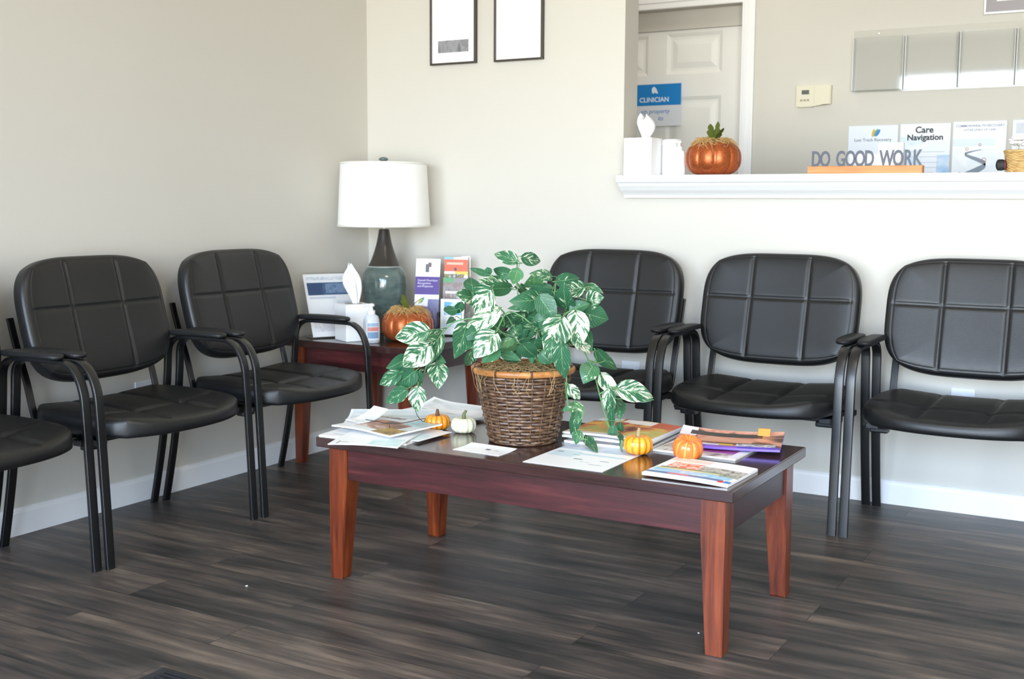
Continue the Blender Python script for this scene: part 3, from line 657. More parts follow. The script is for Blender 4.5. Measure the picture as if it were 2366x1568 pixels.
# ------------------------------------------------------------------ pumpkins
def pumpkin_bm(R, H, ribs, depth=.10, squash=1.0, seg=96):
    bm = bmesh.new(); prof = []
    n = 26
    for i in range(n+1):
        a = -PI/2+PI*i/n
        c, s = math.cos(a), math.sin(a)
        r = R*abs(c)**.72
        z = H/2+H/2*math.copysign(abs(s)**.85, s)
        dim = math.exp(-(r/(R*.42))**2)
        z += (-.20*H*dim if s > 0 else .08*H*dim)
        prof.append((max(r, .0008), z))
    def mod(th, r, z):
        k = abs(math.sin(ribs*th/2))**.55
        f = 1-depth*(1-k)*min(1, r/(R*.5))
        return r*f, H*.5+(z-H*.5)*(1-.35*depth*(1-k))
    lathe(bm, prof, seg, mod=mod)
    zmin = min(v.co.z for v in bm.verts)
    for v in bm.verts: v.co.z -= zmin
    return bm
def gourd_mat(name, c1, c2, c3, ribs, rough=.28):
    t = NT(name); o = t.obj(); sp = t.n('ShaderNodeSeparateXYZ', {0: o})
    th = t.math('ARCTAN2', sp.outputs[1], sp.outputs[0])
    k = t.math('POWER', t.math('ABSOLUTE', t.math('SINE', t.math('MULTIPLY', th, ribs/2))), .6)
    col = t.ramp(k, [(.1, lin(c1)), (.55, lin(c2)), (1, lin(c3))])
    col = t.mix(t.math('MULTIPLY', t.noise(t.mapping(o, (1, 1, .4)), 60, 4), .35), col, lin(c1))
    t.set(col, rough, spec=.5, coat=.3); return t.m
def mini_pumpkin(label, loc, R, H, mat, stem_m, ribs, stem_h, rot=None, bend=.3, lift=0.0):
    t = thing('mini_pumpkin', label, 'pumpkin', loc, group='mini pumpkins on the coffee table', rot=rot)
    obj('pumpkin_body', pumpkin_bm(R, H, ribs), mat, t, True)
    if stem_m is None: return
    bm = bmesh.new(); z0 = H*.80
    sweep(bm, smoothpath([(0, 0, z0-.006), (0, 0, z0+stem_h*.45), (bend*stem_h*.6, 0, z0+stem_h*.8), (bend*stem_h*1.1, 0, z0+stem_h)], 4), [(a*(1+.15*(i % 2)), b*(1+.15*(i % 2))) for i, (a, b) in enumerate(circ(.0048, 10))], radii=[1.25-.5*min(1, i/9) for i in range(13)])
    obj('stem', bm, stem_m, t, True)
M_org = gourd_mat('orange_gourd', '#dc650f', '#f7961c', '#fcb63c', 12)
M_cream = gourd_mat('cream_gourd', '#e6dca0', '#f2ecc6', '#f7f3de', 12)
M_red = gourd_mat('red_orange_gourd', '#f6b35c', '#ee6a26', '#e65a1e', 10)
M_stem_b = plain('brown_stem', '#6d4a33', .7); M_stem_g = plain('green_stem', '#6f7a50', .7); M_stem_t = plain('tan_stem', '#9c8a63', .7)
mini_pumpkin('small orange pumpkin with a thin brown stem, beside the left magazine pile', (1.356, -1.468, CT+.0004), .0375, .050, M_org, M_stem_b, 12, .020, bend=.0)
mini_pumpkin('small cream white pumpkin with a curved green stem, left of the basket', (1.447, -1.466, CT+.0004), .0375, .050, M_cream, M_stem_g, 11, .024, bend=.3)
mini_pumpkin('small orange pumpkin with a tan stem on the corner of the blue flyer', (2.004, -1.474, CT+.0016), .0395, .055, M_org, M_stem_t, 13, .026, bend=.1)
mini_pumpkin('small red orange pumpkin with yellow grooves and no stem, right of the stemmed one', (2.142, -1.472, CT+.0400), .0400, .064, M_red, None, 10, .004, rot=(.30, .05, .5), bend=0)
bpy.data.objects['mini_pumpkin.003'].location.z = CT+.0062

def copper_mat():
    t = NT('copper_paint'); o = t.obj(); n = t.noise(o, 240, 4, .6)
    t.set(t.ramp(n, [(.3, lin('#96451f')), (.7, lin('#c96f3d'))]), .36, .55, .5); t.bump(n, .12, .002); return t.m
M_copper = copper_mat()
M_raffia = plain('straw_raffia', '#c9a469', .7); M_felt = plain('olive_felt_leaf', '#7d8a3c', .8)
def copper_pumpkin(label, loc, rz, leaf_rot, seed):
    rnd = random.Random(seed)
    t = thing('copper_pumpkin', label, 'pumpkin', loc, rz, 'copper craft pumpkins')
    R, H = .106, .138
    obj('pumpkin_body', pumpkin_bm(R, H, 10, .09, seg=120), M_copper, t, True)
    bm = bmesh.new()
    for k in range(260):
        a = rnd.uniform(0, 2*PI); r0 = rnd.uniform(.0, .035); r1 = rnd.uniform(.05, .104); da = rnd.uniform(-1.1, 1.1)
        z0 = H*.84; z1 = H*(.90-.34*(r1/R)**4)+rnd.uniform(-.004, .020)
        pts = [(r0*math.cos(a), r0*math.sin(a), z0), ((r0+r1)*.55*math.cos(a+da*.4), (r0+r1)*.55*math.sin(a+da*.4), H*.91+rnd.uniform(-.002, .018)), (r1*math.cos(a+da), r1*math.sin(a+da), z1)]
        sweep(bm, smoothpath(pts, 4), circ(rnd.uniform(.0005, .0010), 4))
    rf = obj('raffia', bm, M_raffia, t); rf['kind'] = 'stuff'
    for k, (ang, lean, ln) in enumerate(leaf_rot):
        bm = bmesh.new(); n = 10; d = Vector((math.cos(ang), math.sin(ang), 0)); sd = Vector((-d.y, d.x, 0))
        rows = []
        for i in range(n+1):
            u = i/n; w = .020*math.sin(PI*min(1, u*.92+.06))**.7*(1+.28*math.cos(u*PI*7)) if u < .999 else .0006
            p = d*(.008+lean*ln*u*u)+Vector((0, 0, H*.84+ln*u))
            rows.append([bm.verts.new(p-sd*w+d*.004), bm.verts.new(p), bm.verts.new(p+sd*w+d*.004)])
        for a_, b_ in zip(rows, rows[1:]):
            bm.faces.new((a_[0], a_[1], b_[1], b_[0])); bm.faces.new((a_[1], a_[2], b_[2], b_[1]))
        g_ = bmesh.ops.solidify(bm, geom=bm.faces[:], thickness=.0015)
        obj('felt_leaf', bm, M_felt, t, True)
    return t
copper_pumpkin('copper coloured craft pumpkin with straw on the end table, beside the lamp', (.497, -.402, ET+.0003), .3, [(2.6, .25, .072), (.2, .9, .060)], 3)
copper_pumpkin('copper coloured craft pumpkin with straw on the white counter ledge', (1.650, -.015, 1.1903), .1, [(2.5, .15, .078), (.9, .08, .086), (-.2, .5, .060)], 5)

# ------------------------------------------------------------------ lamp on the end table
sm2 = lambda pr: [(max(q.x, .0005), q.y) for q in smoothpath([(r, z, 0) for r, z in pr], 4)]
LX, LY = .243, -.212
lamp = thing('table_lamp', 'table lamp with a grey blue ceramic base and white drum shade in the corner', 'lamp', (LX, LY, ET+.0003))
def glaze():
    t = NT('celadon_glaze'); o = t.obj(); n = t.noise(o, 30, 5, .6); n2 = t.noise(t.mapping(o, (1, 1, 6)), 8, 3)
    t.set(t.ramp(t.math('ADD', t.math('MULTIPLY', n, .5), t.math('MULTIPLY', n2, .5)), [(.35, lin('#4b5b59')), (.65, lin('#6d7d79'))]), .13, spec=.6, coat=.5); return t.m
M_glaze = glaze(); M_dkglaze = plain('dark_brown_glaze', '#35302b', .25, 0, .55, grain=.05, gs=120)
bm = bmesh.new()
lathe(bm, sm2([(.052, 0), (.056, .004), (.057, .02), (.064, .05), (.078, .10), (.090, .145), (.0965, .185), (.0975, .215), (.094, .245), (.084, .270), (.0715, .2855), (.069, .2865)]), 64)
obj('ceramic_base', bm, M_glaze, lamp, True)
bm = bmesh.new(); lathe(bm, sm2([(.0688, .2866), (.066, .294), (.055, .318), (.044, .348), (.034, .382), (.0275, .412), (.0235, .435), (.022, .444), (.018, .447)]), 48); obj('neck', bm, M_dkglaze, lamp, True, angle=60)
bm = bmesh.new(); sweep(bm, [(.0705*math.cos(2*PI*k/64), .0705*math.sin(2*PI*k/64), .2865) for k in range(64)], circ(.0022, 8), closed=True); obj('glaze_line', bm, plain('cream_glaze_line', '#b9c2bb', .25), lamp, True)
bm = bmesh.new(); lathe(bm, [(.0065, .4472), (.0065, .50)], 20); obj('stem', bm, plain('lamp_stem', '#e8e3d6', .35), lamp, True, angle=40)
t_ = NT('linen_shade'); M_shade = t_.set((.93, .92, .89, 1), .75); t_.bump(t_.noise(t_.mapping(t_.obj(), (1, 1, 1)), 500, 2), .1, .002)
bm = bmesh.new()
zs0, zs1 = .458, .728
r_ = lathe(bm, [(.198, zs0), (.184, zs1), (.1815, zs1), (.1955, zs0)], 72, cap0=False, cap1=False)
for k in range(72): bm.faces.new((r_[-1][k], r_[-1][(k+1) % 72], r_[0][(k+1) % 72], r_[0][k]))
sh = obj('lamp_shade', bm, M_shade, lamp, True, angle=40)
M_strim = plain('shade_trim', '#e6e3dc', .7)
for z, R in ((zs0+.004, .1985), (zs1-.004, .1850)):
    bm = bmesh.new(); sweep(bm, [(R*math.cos(2*PI*k/72), R*math.sin(2*PI*k/72), z) for k in range(72)], rrect(.0022, .010, .0008, 1), closed=True)
    obj('shade_trim', bm, M_strim, sh, True)
bm = bmesh.new()
for k in range(3):
    a = 2*PI*k/3+.4; sweep(bm, [(.004*math.cos(a), .004*math.sin(a), zs1-.004), (.182*math.cos(a), .182*math.sin(a), zs1-.010)], circ(.0016, 6))
sweep(bm, [(0, 0, .50), (0, 0, zs1+.004)], circ(.003, 8))
obj('harp', bm, M_brass, lamp, True)
bm = bmesh.new(); lathe(bm, [(.004, zs1+.002), (.005, zs1+.006), (.019, zs1+.010), (.021, zs1+.016), (.015, zs1+.022), (.004, zs1+.025)], 24); obj('finial', bm, M_glaze, lamp, True)
bm = bmesh.new(); lathe(bm, [(.013, .502), (.014, .53), (.024, .56), (.030, .59), (.026, .615), (.012, .63), (.001, .634)], 24); obj('bulb', bm, plain('frosted_bulb', '#f2f0ea', .3), lamp, True)

# ------------------------------------------------------------------ tissue boxes
def tissue_box(label, loc, rz, s, h, group, seed, wide=None, H_=.085):
    t = thing('tissue_box', label, 'tissue box', loc, rz, group)
    w = wide or s
    bm = bmesh.new(); box(bm, -w/2, w/2, -s/2, s/2, 0, h, .003, 2); obj('carton', bm, plain('tissue_carton', '#f1f1f1', .55), t)
    bm = bmesh.new(); lathe(bm, [(.036, h+.0002), (.036, h+.0008)], 32); obj('opening', bm, plain('tissue_slot', '#9a9a98', .7), t)
    rnd = random.Random(seed); bm = bmesh.new(); n, m_ = 16, 26; rings = []
    ph = [rnd.uniform(0, 6) for _ in range(4)]
    for i in range(n+1):
        u = i/n; ring = []
        for k in range(m_):
            th = 2*PI*k/m_
            r = (.018+.030*math.sin(u*PI*.72)**1.2)*(1-.55*u**5)
            r *= 1+.30*math.sin(2*th+ph[0]+u*1.5)+.16*math.sin(5*th+ph[1]+2*u)+.07*math.sin(9*th+ph[2])
            ring.append(bm.verts.new((r*math.cos(th)*.62+.012*math.sin(u*2.6+ph[3]), r*math.sin(th)*1.0+.006*u, h+.001+H_*u*(1+.14*math.sin(2*th+ph[1])*u))))
        rings.append(ring)
    for a, b in zip(rings, rings[1:]):
        for k in range(m_): bm.faces.new((a[k], a[(k+1) % m_], b[(k+1) % m_], b[k]))
    c = bm.verts.new((.01, 0, h+H_*.80))
    for k in range(m_): bm.faces.new((rings[-1][k], rings[-1][(k+1) % m_], c))
    obj('tissue', bm, plain('tissue_paper', '#f8f8f8', .8), t, True)
    return t
GT = 'white tissue boxes'
tissue_box('white cube tissue box on the end table, behind the sanitizer bottle', (.303, -.508, ET+.0003), math.radians(62), .116, .150, GT, 1, H_=.145)
tissue_box('white tissue box at the left end of the counter ledge, tissue pulled up', (1.362, -.022, 1.1903), 0, .115, .145, GT, 4, wide=.118)

# sanitizer bottles
def clear(name, col=(.93, .96, .98)):
    t = NT(name)
    tr = t.n('ShaderNodeBsdfTransparent', {'Color': (*col, 1)}); gl = t.n('ShaderNodeBsdfGlossy', {'Roughness': .04})
    fr = t.n('ShaderNodeFresnel', {'IOR': 1.5}); mx = t.n('ShaderNodeMixShader')
    t.s(mx.inputs[0], t.math('MULTIPLY', fr.outputs[0], .9)); t.s(mx.inputs[1], tr.outputs[0]); t.s(mx.inputs[2], gl.outputs[0])
    t.t.links.new(mx.outputs[0], t.out.inputs['Surface']); return t.m
M_clear = clear('clear_plastic'); M_acrylic = clear('clear_acrylic', (.985, .987, .987))
M_edge = plain('acrylic_edge', '#e9e9e6', .25)
M_gel = plain('clear_gel_bottle', '#cfd4da', .12)
def pump_bottle(label, loc, rz, s, body_m, lab_m, white=False):
    t = thing('pump_bottle', label, 'bottle', loc, rz)
    prof = [(.024, 0), (.027, .003), (.0275, .05), (.0265, .085), (.022, .098), (.012, .105), (.0115, .112)]
    bm = bmesh.new(); lathe(bm, [(r*s, z*s) for r, z in prof], 32, mod=lambda th, r, z: (r*(1+.10*math.cos(2*th)), z)); obj('bottle_body', bm, body_m, t, True)
    bm = bmesh.new(); lathe(bm, [(.0135*s, .106*s), (.0135*s, .119*s), (.006*s, .121*s), (.005*s, .132*s), (.011*s, .134*s), (.0115*s, .142*s), (.004*s, .145*s)], 24)
    sweep(bm, smoothpath([(0, 0, .138*s), (-.018*s, 0, .139*s), (-.029*s, 0, .133*s)], 4), circ(.0035*s, 8))
    obj('pump_head', bm, M_white_plastic, t, True, angle=50)
    if lab_m:
        bm = bmesh.new(); uvl = bm.loops.layers.uv.new('UVMap'); n = 14; R = .0283*s
        P = [[bm.verts.new((R*(1+.10*math.cos(2*a))*math.cos(a), R*(1+.10*math.cos(2*a))*math.sin(a), z)) for z in (.012*s, .078*s)] for a in [-PI/2-1.0+2.0*i/n for i in range(n+1)]]
        for i in range(n):
            f = bm.faces.new((P[i][0], P[i+1][0], P[i+1][1], P[i][1]))
            for l, uv in zip(f.loops, ((i/n, 0), ((i+1)/n, 0), ((i+1)/n, 1), (i/n, 1))): l[uvl].uv = uv
        obj('bottle_label', bm, lab_m, t, True)
    return t
lab = printed('sanitizer_label', '#dfe6ec', [(.1, .1, .9, .45, '#7f9fc4'), (.1, .5, .9, .72, '#d98a84'), (.1, .76, .9, .95, '#9fb6cf')])
pump_bottle('small clear hand sanitizer bottle with a pump, in front of the end table tissue box', (.425, -.548, ET+.0003), .9, 1.10, M_gel, lab)
pump_bottle('white pump bottle on the counter ledge, left of the copper pumpkin', (1.512, -.02, 1.1903), .4, .92, plain('white_bottle', '#f3f3f3', .4), None)
o = None
t = thing('wipes_canister', 'pale translucent canister between the tissue box and pump bottle on the ledge', 'canister', (1.462, .03, 1.1903))
bm = bmesh.new(); lathe(bm, [(.036, 0), (.038, .004), (.038, .112), (.036, .115)], 40); obj('canister_body', bm, plain('frosted_canister', '#e3e2e4', .45), t, True, angle=40)
bm = bmesh.new(); lathe(bm, [(.0385, .1152), (.0385, .135), (.034, .140), (.012, .142)], 40); obj('lid', bm, plain('canister_lid', '#ecebec', .4), t, True, angle=40)

# ------------------------------------------------------------------ end table sign holder and brochure rack
sg = thing('sign_holder', 'slanted white notice with a dark blue band, left side of the end table', 'sign', (.140, -.568, ET+.0003), math.radians(60))
sg_m = printed('notice_print', '#f5f6f8', [(.05, .66, .97, .86, (41, 3, ['#2c4a72', '#4c6c94', '#5f7fa8'])), (.05, .66, .36, .86, '#35557f'), (.42, .69, .95, .84, (42, 16, ['#5f7fa8', '#8ba3c0', '#4c6c94'])), (.06, .90, .9, .95, (43, 9, ['#f5f6f8', '#ccd6e2', '#f5f6f8'])), (.06, .60, .6, .63, '#cfd8e4'), (.62, .35, .95, .55, (44, 5, ['#f2f4f7', '#cdd9e6', '#f2f4f7'])),
                                         (.06, .08, .9, .34, (45, 12, ['#f3f4f7', '#dfdfe9', '#f5f6f8'])), (.06, .30, .6, .33, '#e3d6dc')])
Mtilt = Matrix.Rotation(math.radians(-25), 4, 'X')
bm = sheet_bm(.216, .279, .001, None, 2, 2); bmesh.ops.transform(bm, matrix=Matrix.Translation((.108, .0, .006)) @ Matrix.Rotation(math.radians(65), 4, 'X') @ Matrix.Translation((0, .1395, 0)), verts=bm.verts)
obj('notice', bm, [sg_m, M_paper], sg, recalc=False)
bm = bmesh.new(); box(bm, -.003, .219, -.001, .002, -.003, .283)
bmesh.ops.transform(bm, matrix=Matrix.Translation((0, .0, .004)) @ Mtilt @ Matrix.Translation((0, -.0035, 0)), verts=bm.verts)
box(bm, -.003, .219, -.004, .09, 0, .003)
obj('acrylic_stand', bm, M_acrylic, sg)

rk = thing('brochure_rack', 'clear countertop brochure rack in the corner, right of the lamp', 'brochure rack', (.492, -.135, ET+.0003), math.radians(16))
bm = bmesh.new()
box(bm, -.118, .118, .02, .024, 0, .335); box(bm, -.118, .118, -.07, .024, 0, .004)
for x in (-.118, -.002, .115): box(bm, x, x+.003, -.07, .022, .004, .10)
box(bm, -.115, .115, -.071, -.068, .004, .07); box(bm, 0, .115, -.03, -.027, .07, .17); box(bm, 0, .115, .0, .003, .17, .24)
obj('acrylic_body', bm, M_acrylic, rk)
def rack_paper(label, x, y, z, w, h, mat, group='brochures in the end table rack', tilt=6):
    q = Matrix.Translation((.492, -.135, ET+.0003)) @ Matrix.Rotation(math.radians(16), 4, 'Z')
    pos = q @ Vector((x, y, z))
    o = obj('brochure', sheet_bm(w, h, .002, None, 2, 2), [mat, M_paper], None, recalc=False)
    for v in o.data.vertices: v.co.y += h/2
    o.location = pos; o.rotation_euler = (math.radians(90-tilt), 0, math.radians(16))
    tag(o, label, 'brochure', group); return o
b1 = printed('brochure_purple', '#f6f6f8', [(.0, .52, 1, .76, '#4b2a86'), (0, 0, 1, .36, (50, 3, ['#6a6a9a', '#8f8fb8', '#55557f', '#a89ab0'])), (0, .36, .55, .52, '#f3f4f8'), (.55, .30, 1, .46, (51, 3, ['#8b8bb5', '#6f6f9c'])), (.40, .82, .55, .93, '#5b6066'), (.50, .89, .64, .95, '#6d5a55')])
br = rack_paper('tall white and purple brochure in the left column of the end table rack', -.059, -.058, .008, .108, .318, b1, tilt=9)
tw = text('lettering', 'Opioid Overdose\nRecognition\nand Response', .0125, plain('white_ink', '#e8e4f2', .6), br, (-.044, .222, .0023), (1, 0, 0), (0, 1, 0), 'LEFT', .0001)
for dx, cc in ((0, '#3f9fd0'), (-.006, '#6cc060'), (-.011, '#e8c23a')):
    bm = bmesh.new(); ngon_plate(bm, [(.0075*math.cos(2*PI*k/18)*.6+.006*math.sin(2*PI*k/18), .013*math.sin(2*PI*k/18)) for k in range(18)], (-.018+dx, .142-abs(dx)*.4, .0022-dx*.01), (1, 0, 0), (0, 1, 0), .0002); obj('logo_petal', bm, plain('logo_'+cc[1:], cc, .6), br)
b2 = printed('brochure_orange', '#f4f2ee', [(0, .62, 1, .94, '#dd5326'), (0, .94, .4, 1, '#7cc0e8'), (.4, .94, 1, 1, '#f4f2ee'), (.1, .80, .8, .86, '#f2b8a0'), (.42, .64, .52, .72, '#3a2620'), (.45, .52, 1, .62, '#f2c23a'), (0, .10, .85, .55, (53, 5, ['#5f6a3c', '#96864a', '#2f3526', '#d3cfc4'])), (.0, .05, .4, .3, (54, 6, ['#c07a3a', '#6a5a30', '#e0c070']))])
rack_paper('orange topped brochure in the upper right pocket of the end table rack', .058, .007, .172, .104, .158, b2, tilt=2)
b3 = printed('brochure_grey', '#8a8488', [(0, .88, .45, 1, '#4f9a62'), (0, .0, 1, .88, (56, 4, ['#6a6468', '#948c8e', '#7f6a60', '#a39aa0'])), (.1, .60, .8, .66, '#dcd8da'), (.1, .1, .3, .45, '#c08a4a')])
rack_paper('grey brochure with a green corner in the middle right pocket of the rack', .058, -.016, .076, .104, .168, b3, tilt=3)
b4 = printed('brochure_white_blue', '#f3f5f8', [(.15, .55, .9, .92, (58, 2.5, ['#8cc7ea', '#4fa3dc', '#c9e2f2', '#eef5fa'])), (.1, .2, .9, .5, (59, 4, ['#f3f5f8', '#d7e4ef']))])
rack_paper('white brochure with a blue sky picture in the lowest right pocket of the rack', .058, -.052, .006, .104, .15, b4, tilt=4)

# ------------------------------------------------------------------ back wall: framed papers, outlets
M_frame_dark = plain('dark_bronze_frame', '#4a423e', .35, .3)
def framed(label, x0, x1, z0, z1, mat, marks=(), y=0.0, fr=.008, framem=None, mat_w=None, name='framed_document', group='framed documents on the back wall'):
    t = thing(name, label, 'picture frame', ((x0+x1)/2, y-.0005, (z0+z1)/2), group=group)
    w, h = (x1-x0)/2, (z1-z0)/2
    bm = bmesh.new()
    for a, b, c, d in ((-w, w, h-fr, h), (-w, w, -h, -h+fr), (-w, -w+fr, -h+fr, h-fr), (w-fr, w, -h+fr, h-fr)): box(bm, a, b, -.020, 0, c, d, .0015)
    obj('frame', bm, framem or M_frame_dark, t)
    bm = bmesh.new(); uvl = bm.loops.layers.uv.new('UVMap')
    vs = [bm.verts.new(v) for v in ((-w+fr, -.012, -h+fr), (w-fr, -.012, -h+fr), (w-fr, -.012, h-fr), (-w+fr, -.012, h-fr))]
    f = bm.faces.new(vs)
    for l, uv in zip(f.loops, ((0, 0), (1, 0), (1, 1), (0, 1))): l[uvl].uv = uv
    obj('document', bm, mat, t, recalc=False)
    return t
d1 = printed('notice_bands', '#f7f7f7', [(.14, .075, .86, .165, (61, 6, ['#77787c', '#9a9b9f', '#6a6b70'])), (.14, .50, .86, .53, '#a3a4a8'), (.2, .3, .26, .32, '#e6e6e6')])
framed('thin framed notice with grey bands on the back wall, left of the plain white one', .352, .583, 1.668, 2.25, d1)
d2 = printed('plain_notice', '#f8f8f8', [(.1, .6, .3, .63, '#eeeeee'), (.4, .45, .55, .47, '#efefef')])
framed('plain white framed notice on the back wall, nearer the counter opening', .674, .905, 1.666, 2.25, d2)
M_outlet = plain('outlet_plastic', '#efeff1', .35)
M_slot = plain('outlet_slot', '#2c2c2c', .6)
def outlet(label, loc, rz, flip=False):
    t = thing('wall_outlet', label, 'outlet', loc, rz, 'white wall outlets')
    bm = bmesh.new(); box(bm, -.040, .040, -.006, 0, -.064, .064, .0025, 2); obj('cover_plate', bm, M_outlet, t)
    for z in (-.026, .026):
        bm = bmesh.new(); box(bm, -.017, .017, -.0075, -.0045, z-.014, z+.014, .003); r = obj('socket', bm, M_outlet, t)
        bm = bmesh.new()
        for x in (-.006, .006): box(bm, x-.001, x+.001, -.0078, -.0072, z-.004, z+.006)
        obj('slot', bm, M_slot, r)
outlet('white wall outlet seen under the chair back behind the plant', (1.316, -.0003, .385), 0)
outlet('white wall outlet under the far right chair\'s back', (2.588, -.0003, .380), 0)
outlet('white wall outlet low on the left wall behind the middle chair', (.0003, -1.352, .372), W)

# ------------------------------------------------------------------ behind the counter
st = thing('wall_thermostat', 'cream wall thermostat on the office wall, right of the door', 'thermostat', (1.643, YO, 1.597))
bm = bmesh.new()
pts = [(-.083, -.050), (-.06, -.0535), (-.01, -.0535), (.006, -.047), (.018, -.0445), (.083, -.0425), (.083, .046), (-.083, .046)]
ngon_plate(bm, [(x, z) for x, z in pts], (0, 0, 0), (1, 0, 0), (0, 0, 1), .0001)
bm.free(); bm = bmesh.new()
ngon_plate(bm, pts, (0, 0, 0), (1, 0, 0), (0, 0, 1), .028)
bmesh.ops.bevel(bm, geom=[e for e in bm.edges if all(v.co.y < -.02 for v in e.verts)], offset=.004, segments=2, affect='EDGES')
obj('housing', bm, plain('cream_plastic', '#dfd9c2', .45), st)
bm = bmesh.new(); box(bm, -.056, -.020, -.0290, -.0275, .006, .026, .001); obj('display', bm, plain('lcd', '#565c55', .3), st)
for k in range(3):
    bm = bmesh.new(); box(bm, -.062+k*.016, -.051+k*.016, -.0305, -.0275, -.026, -.017, .001); obj('button', bm, plain('thermostat_button', '#a49d86', .5), st)
bm = bmesh.new(); box(bm, .004, .0052, -.0284, -.0275, -.043, .044); obj('seam', bm, plain('thermostat_seam', '#c9bf9c', .6), st)

# door sign
ds = thing('door_sign', 'blue and white CLINICIAN sign on the office door', 'sign', (.808, YO+.052, 1.480))
sw = .129
bm = bmesh.new(); box(bm, -sw, sw, .0, .004, 0, .106); obj('message_panel', bm, plain('pale_sign_panel', '#dfe3ec', .35), ds)
bm = bmesh.new(); box(bm, -sw, sw, -.001, .004, .106, .214); up = obj('header_panel', bm, plain('sign_blue', '#1583cf', .4), ds)
bm = bmesh.new(); box(bm, -sw+.02, sw-.02, .004, .031, .02, .19); obj('mounting_pad', bm, M_white_plastic, ds)
M_wi = plain('white_lettering', '#e4eef8', .6)
text('lettering', 'CLINICIAN', .034, M_wi, up, (-.018, -.0016, .124), (1, 0, 0), (0, 0, 1), 'CENTER', .0004, .0006)
bm = bmesh.new()
for a, b, sc, rt in ((-.012, .183, 1.0, -.50), (-.024, .180, .85, -.15), (-.009, .176, .8, -.95)):
    pts = []
    for k in range(20):
        th = 2*PI*k/20; x_, y_ = .0085*sc*math.cos(th), .021*sc*math.sin(th)*(1 if math.sin(th) > 0 else .8)
        pts.append((x_*math.cos(-rt)-y_*math.sin(-rt), x_*math.sin(-rt)+y_*math.cos(-rt)))
    ngon_plate(bm, pts, (a, -.0013-.0006*sc, b), (1, 0, 0), (0, 0, 1), .0004)
obj('logo', bm, M_wi, up)
text('lettering', 'vip property', .032, M_blue_ink, ds, (-.012, -.0006, .066), (1, 0, 0), (.12, 0, 1), 'CENTER', .0003)
text('lettering', 'its', .032, M_blue_ink, ds, (.004, -.0006, .030), (1, 0, 0), (.12, 0, 1), 'LEFT', .0003)

# clear wall pockets, empty
def wall_pockets(label, x0, n, pw, z0, z1):
    t = thing('wall_file_holder', label, 'file holder', (x0, YO-.0005, z0))
    h = z1-z0; w = n*pw
    bm = bmesh.new(); box(bm, 0, w, -.004, 0, 0, h+.035); obj('back_sheet', bm, M_acrylic, t)
    for k in range(n):
        bm = bmesh.new(); a = k*pw+.003; b = (k+1)*pw-.003
        box(bm, a, b, -.040, -.037, .004, h); box(bm, a, b, -.037, -.004, .004, .007); box(bm, a, a+.0025, -.037, -.004, .007, h, mi=1); box(bm, b-.0025, b, -.037, -.004, .007, h, mi=1)
        pk = obj('pocket', bm, [M_acrylic, M_edge], t)
    bm = bmesh.new()
    for k in (0.12, .88):
        sweep(bm, [(w*k, -.004, h+.018), (w*k, -.0075, h+.018)], circ(.005, 12))
    obj('screw', bm, M_brass, t)
    return t
wall_pockets('clear empty wall file pockets high on the office wall', 1.822, 4, .2365, 1.602, 1.850)
GP = 'posters on the office wall under the clear pockets'
pA = printed('poster_logo', '#e3eaf6', [(.0, .0, 1, .25, (70, 2, ['#bcd6f0', '#8fb8e6', '#dfeaf6']))])
pB = printed('poster_care', '#eaf0f9', [(.0, .0, .45, .80, (71, 1.6, ['#dbe9f8', '#c1daf2', '#eef4fb'])), (.75, .0, 1, .5, (72, 1.6, ['#7fb2e8', '#a9cdf0', '#d7e7f7'])), (.12, .55, .9, .56, '#b9c6d6'), (.12, .47, .9, .48, '#b9c6d6'), (.12, .38, .8, .39, '#b9c6d6'), (.12, .30, .9, .31, '#b9c6d6'), (.12, .22, .7, .23, '#b9c6d6')])
pC = printed('poster_road', '#f3f4fa', [(.0, .62, .8, .74, '#dbe6f8'), (0, .0, 1, .6, (74, 1.5, ['#ffffff', '#eaf1f8', '#f8fafc']))])
pD = printed('poster_grey', '#e3e5ee', [(.06, .80, 1, .96, (75, 2, ['#b9bccb', '#d3d5df'])), (.2, .70, .9, .73, '#a8abb8')])
def poster(label, x0, x1, z1, mat, z0):
    w, h = x1-x0, z1-z0
    t = thing('wall_poster', label, 'poster', ((x0+x1)/2, YO-.0005, z0), group=GP)
    bm = sheet_bm(w, h, .0015, None, 2, 2); bmesh.ops.transform(bm, matrix=Matrix.Translation((0, -.004, h/2)) @ Matrix.Rotation(PI/2, 4, 'X'), verts=bm.verts)
    obj('sheet', bm, [mat, M_paper], t, recalc=False)
    bm = bmesh.new(); box(bm, -w/2-.003, w/2+.003, -.0038, 0, -.004, h+.004); obj('sleeve', bm, plain('poster_backing', '#c9cbcc', .5), t)
    return t, w, h
PZ0 = 1.165
t, w, h = poster('poster with a small leaf logo at its top, leftmost in the office wall row', 1.812, 2.038, 1.448, pA, PZ0)
for rt, cc, dx in ((.55, '#3f86cf', .010), (.45, '#5fae8a', .002), (.2, '#e0b050', -.010)):
    bm = bmesh.new(); pts = []
    for k in range(18):
        th = 2*PI*k/18; x_, y_ = .007*math.cos(th), .019*math.sin(th); pts.append((x_*math.cos(-rt)-y_*math.sin(-rt), x_*math.sin(-rt)+y_*math.cos(-rt)))
    ngon_plate(bm, pts, (.012+dx, -.0058-dx*.01, h-.032-abs(dx)*.2), (1, 0, 0), (0, 0, 1), .0002); obj('logo_petal', bm, plain('petal_'+cc[1:], cc, .6), t)
text('lettering', 'Last Track Recovery', .0205, M_ink, t, (0, -.0058, h-.072), align='CENTER', depth=.0001)
t, w, h = poster('Care Navigation poster on the office wall, second from the door', 2.050, 2.270, 1.450, pB, PZ0)
text('lettering', 'Care', .040, M_ink, t, (-.004, -.0058, h-.040), align='CENTER', depth=.0001, bold=.0011)
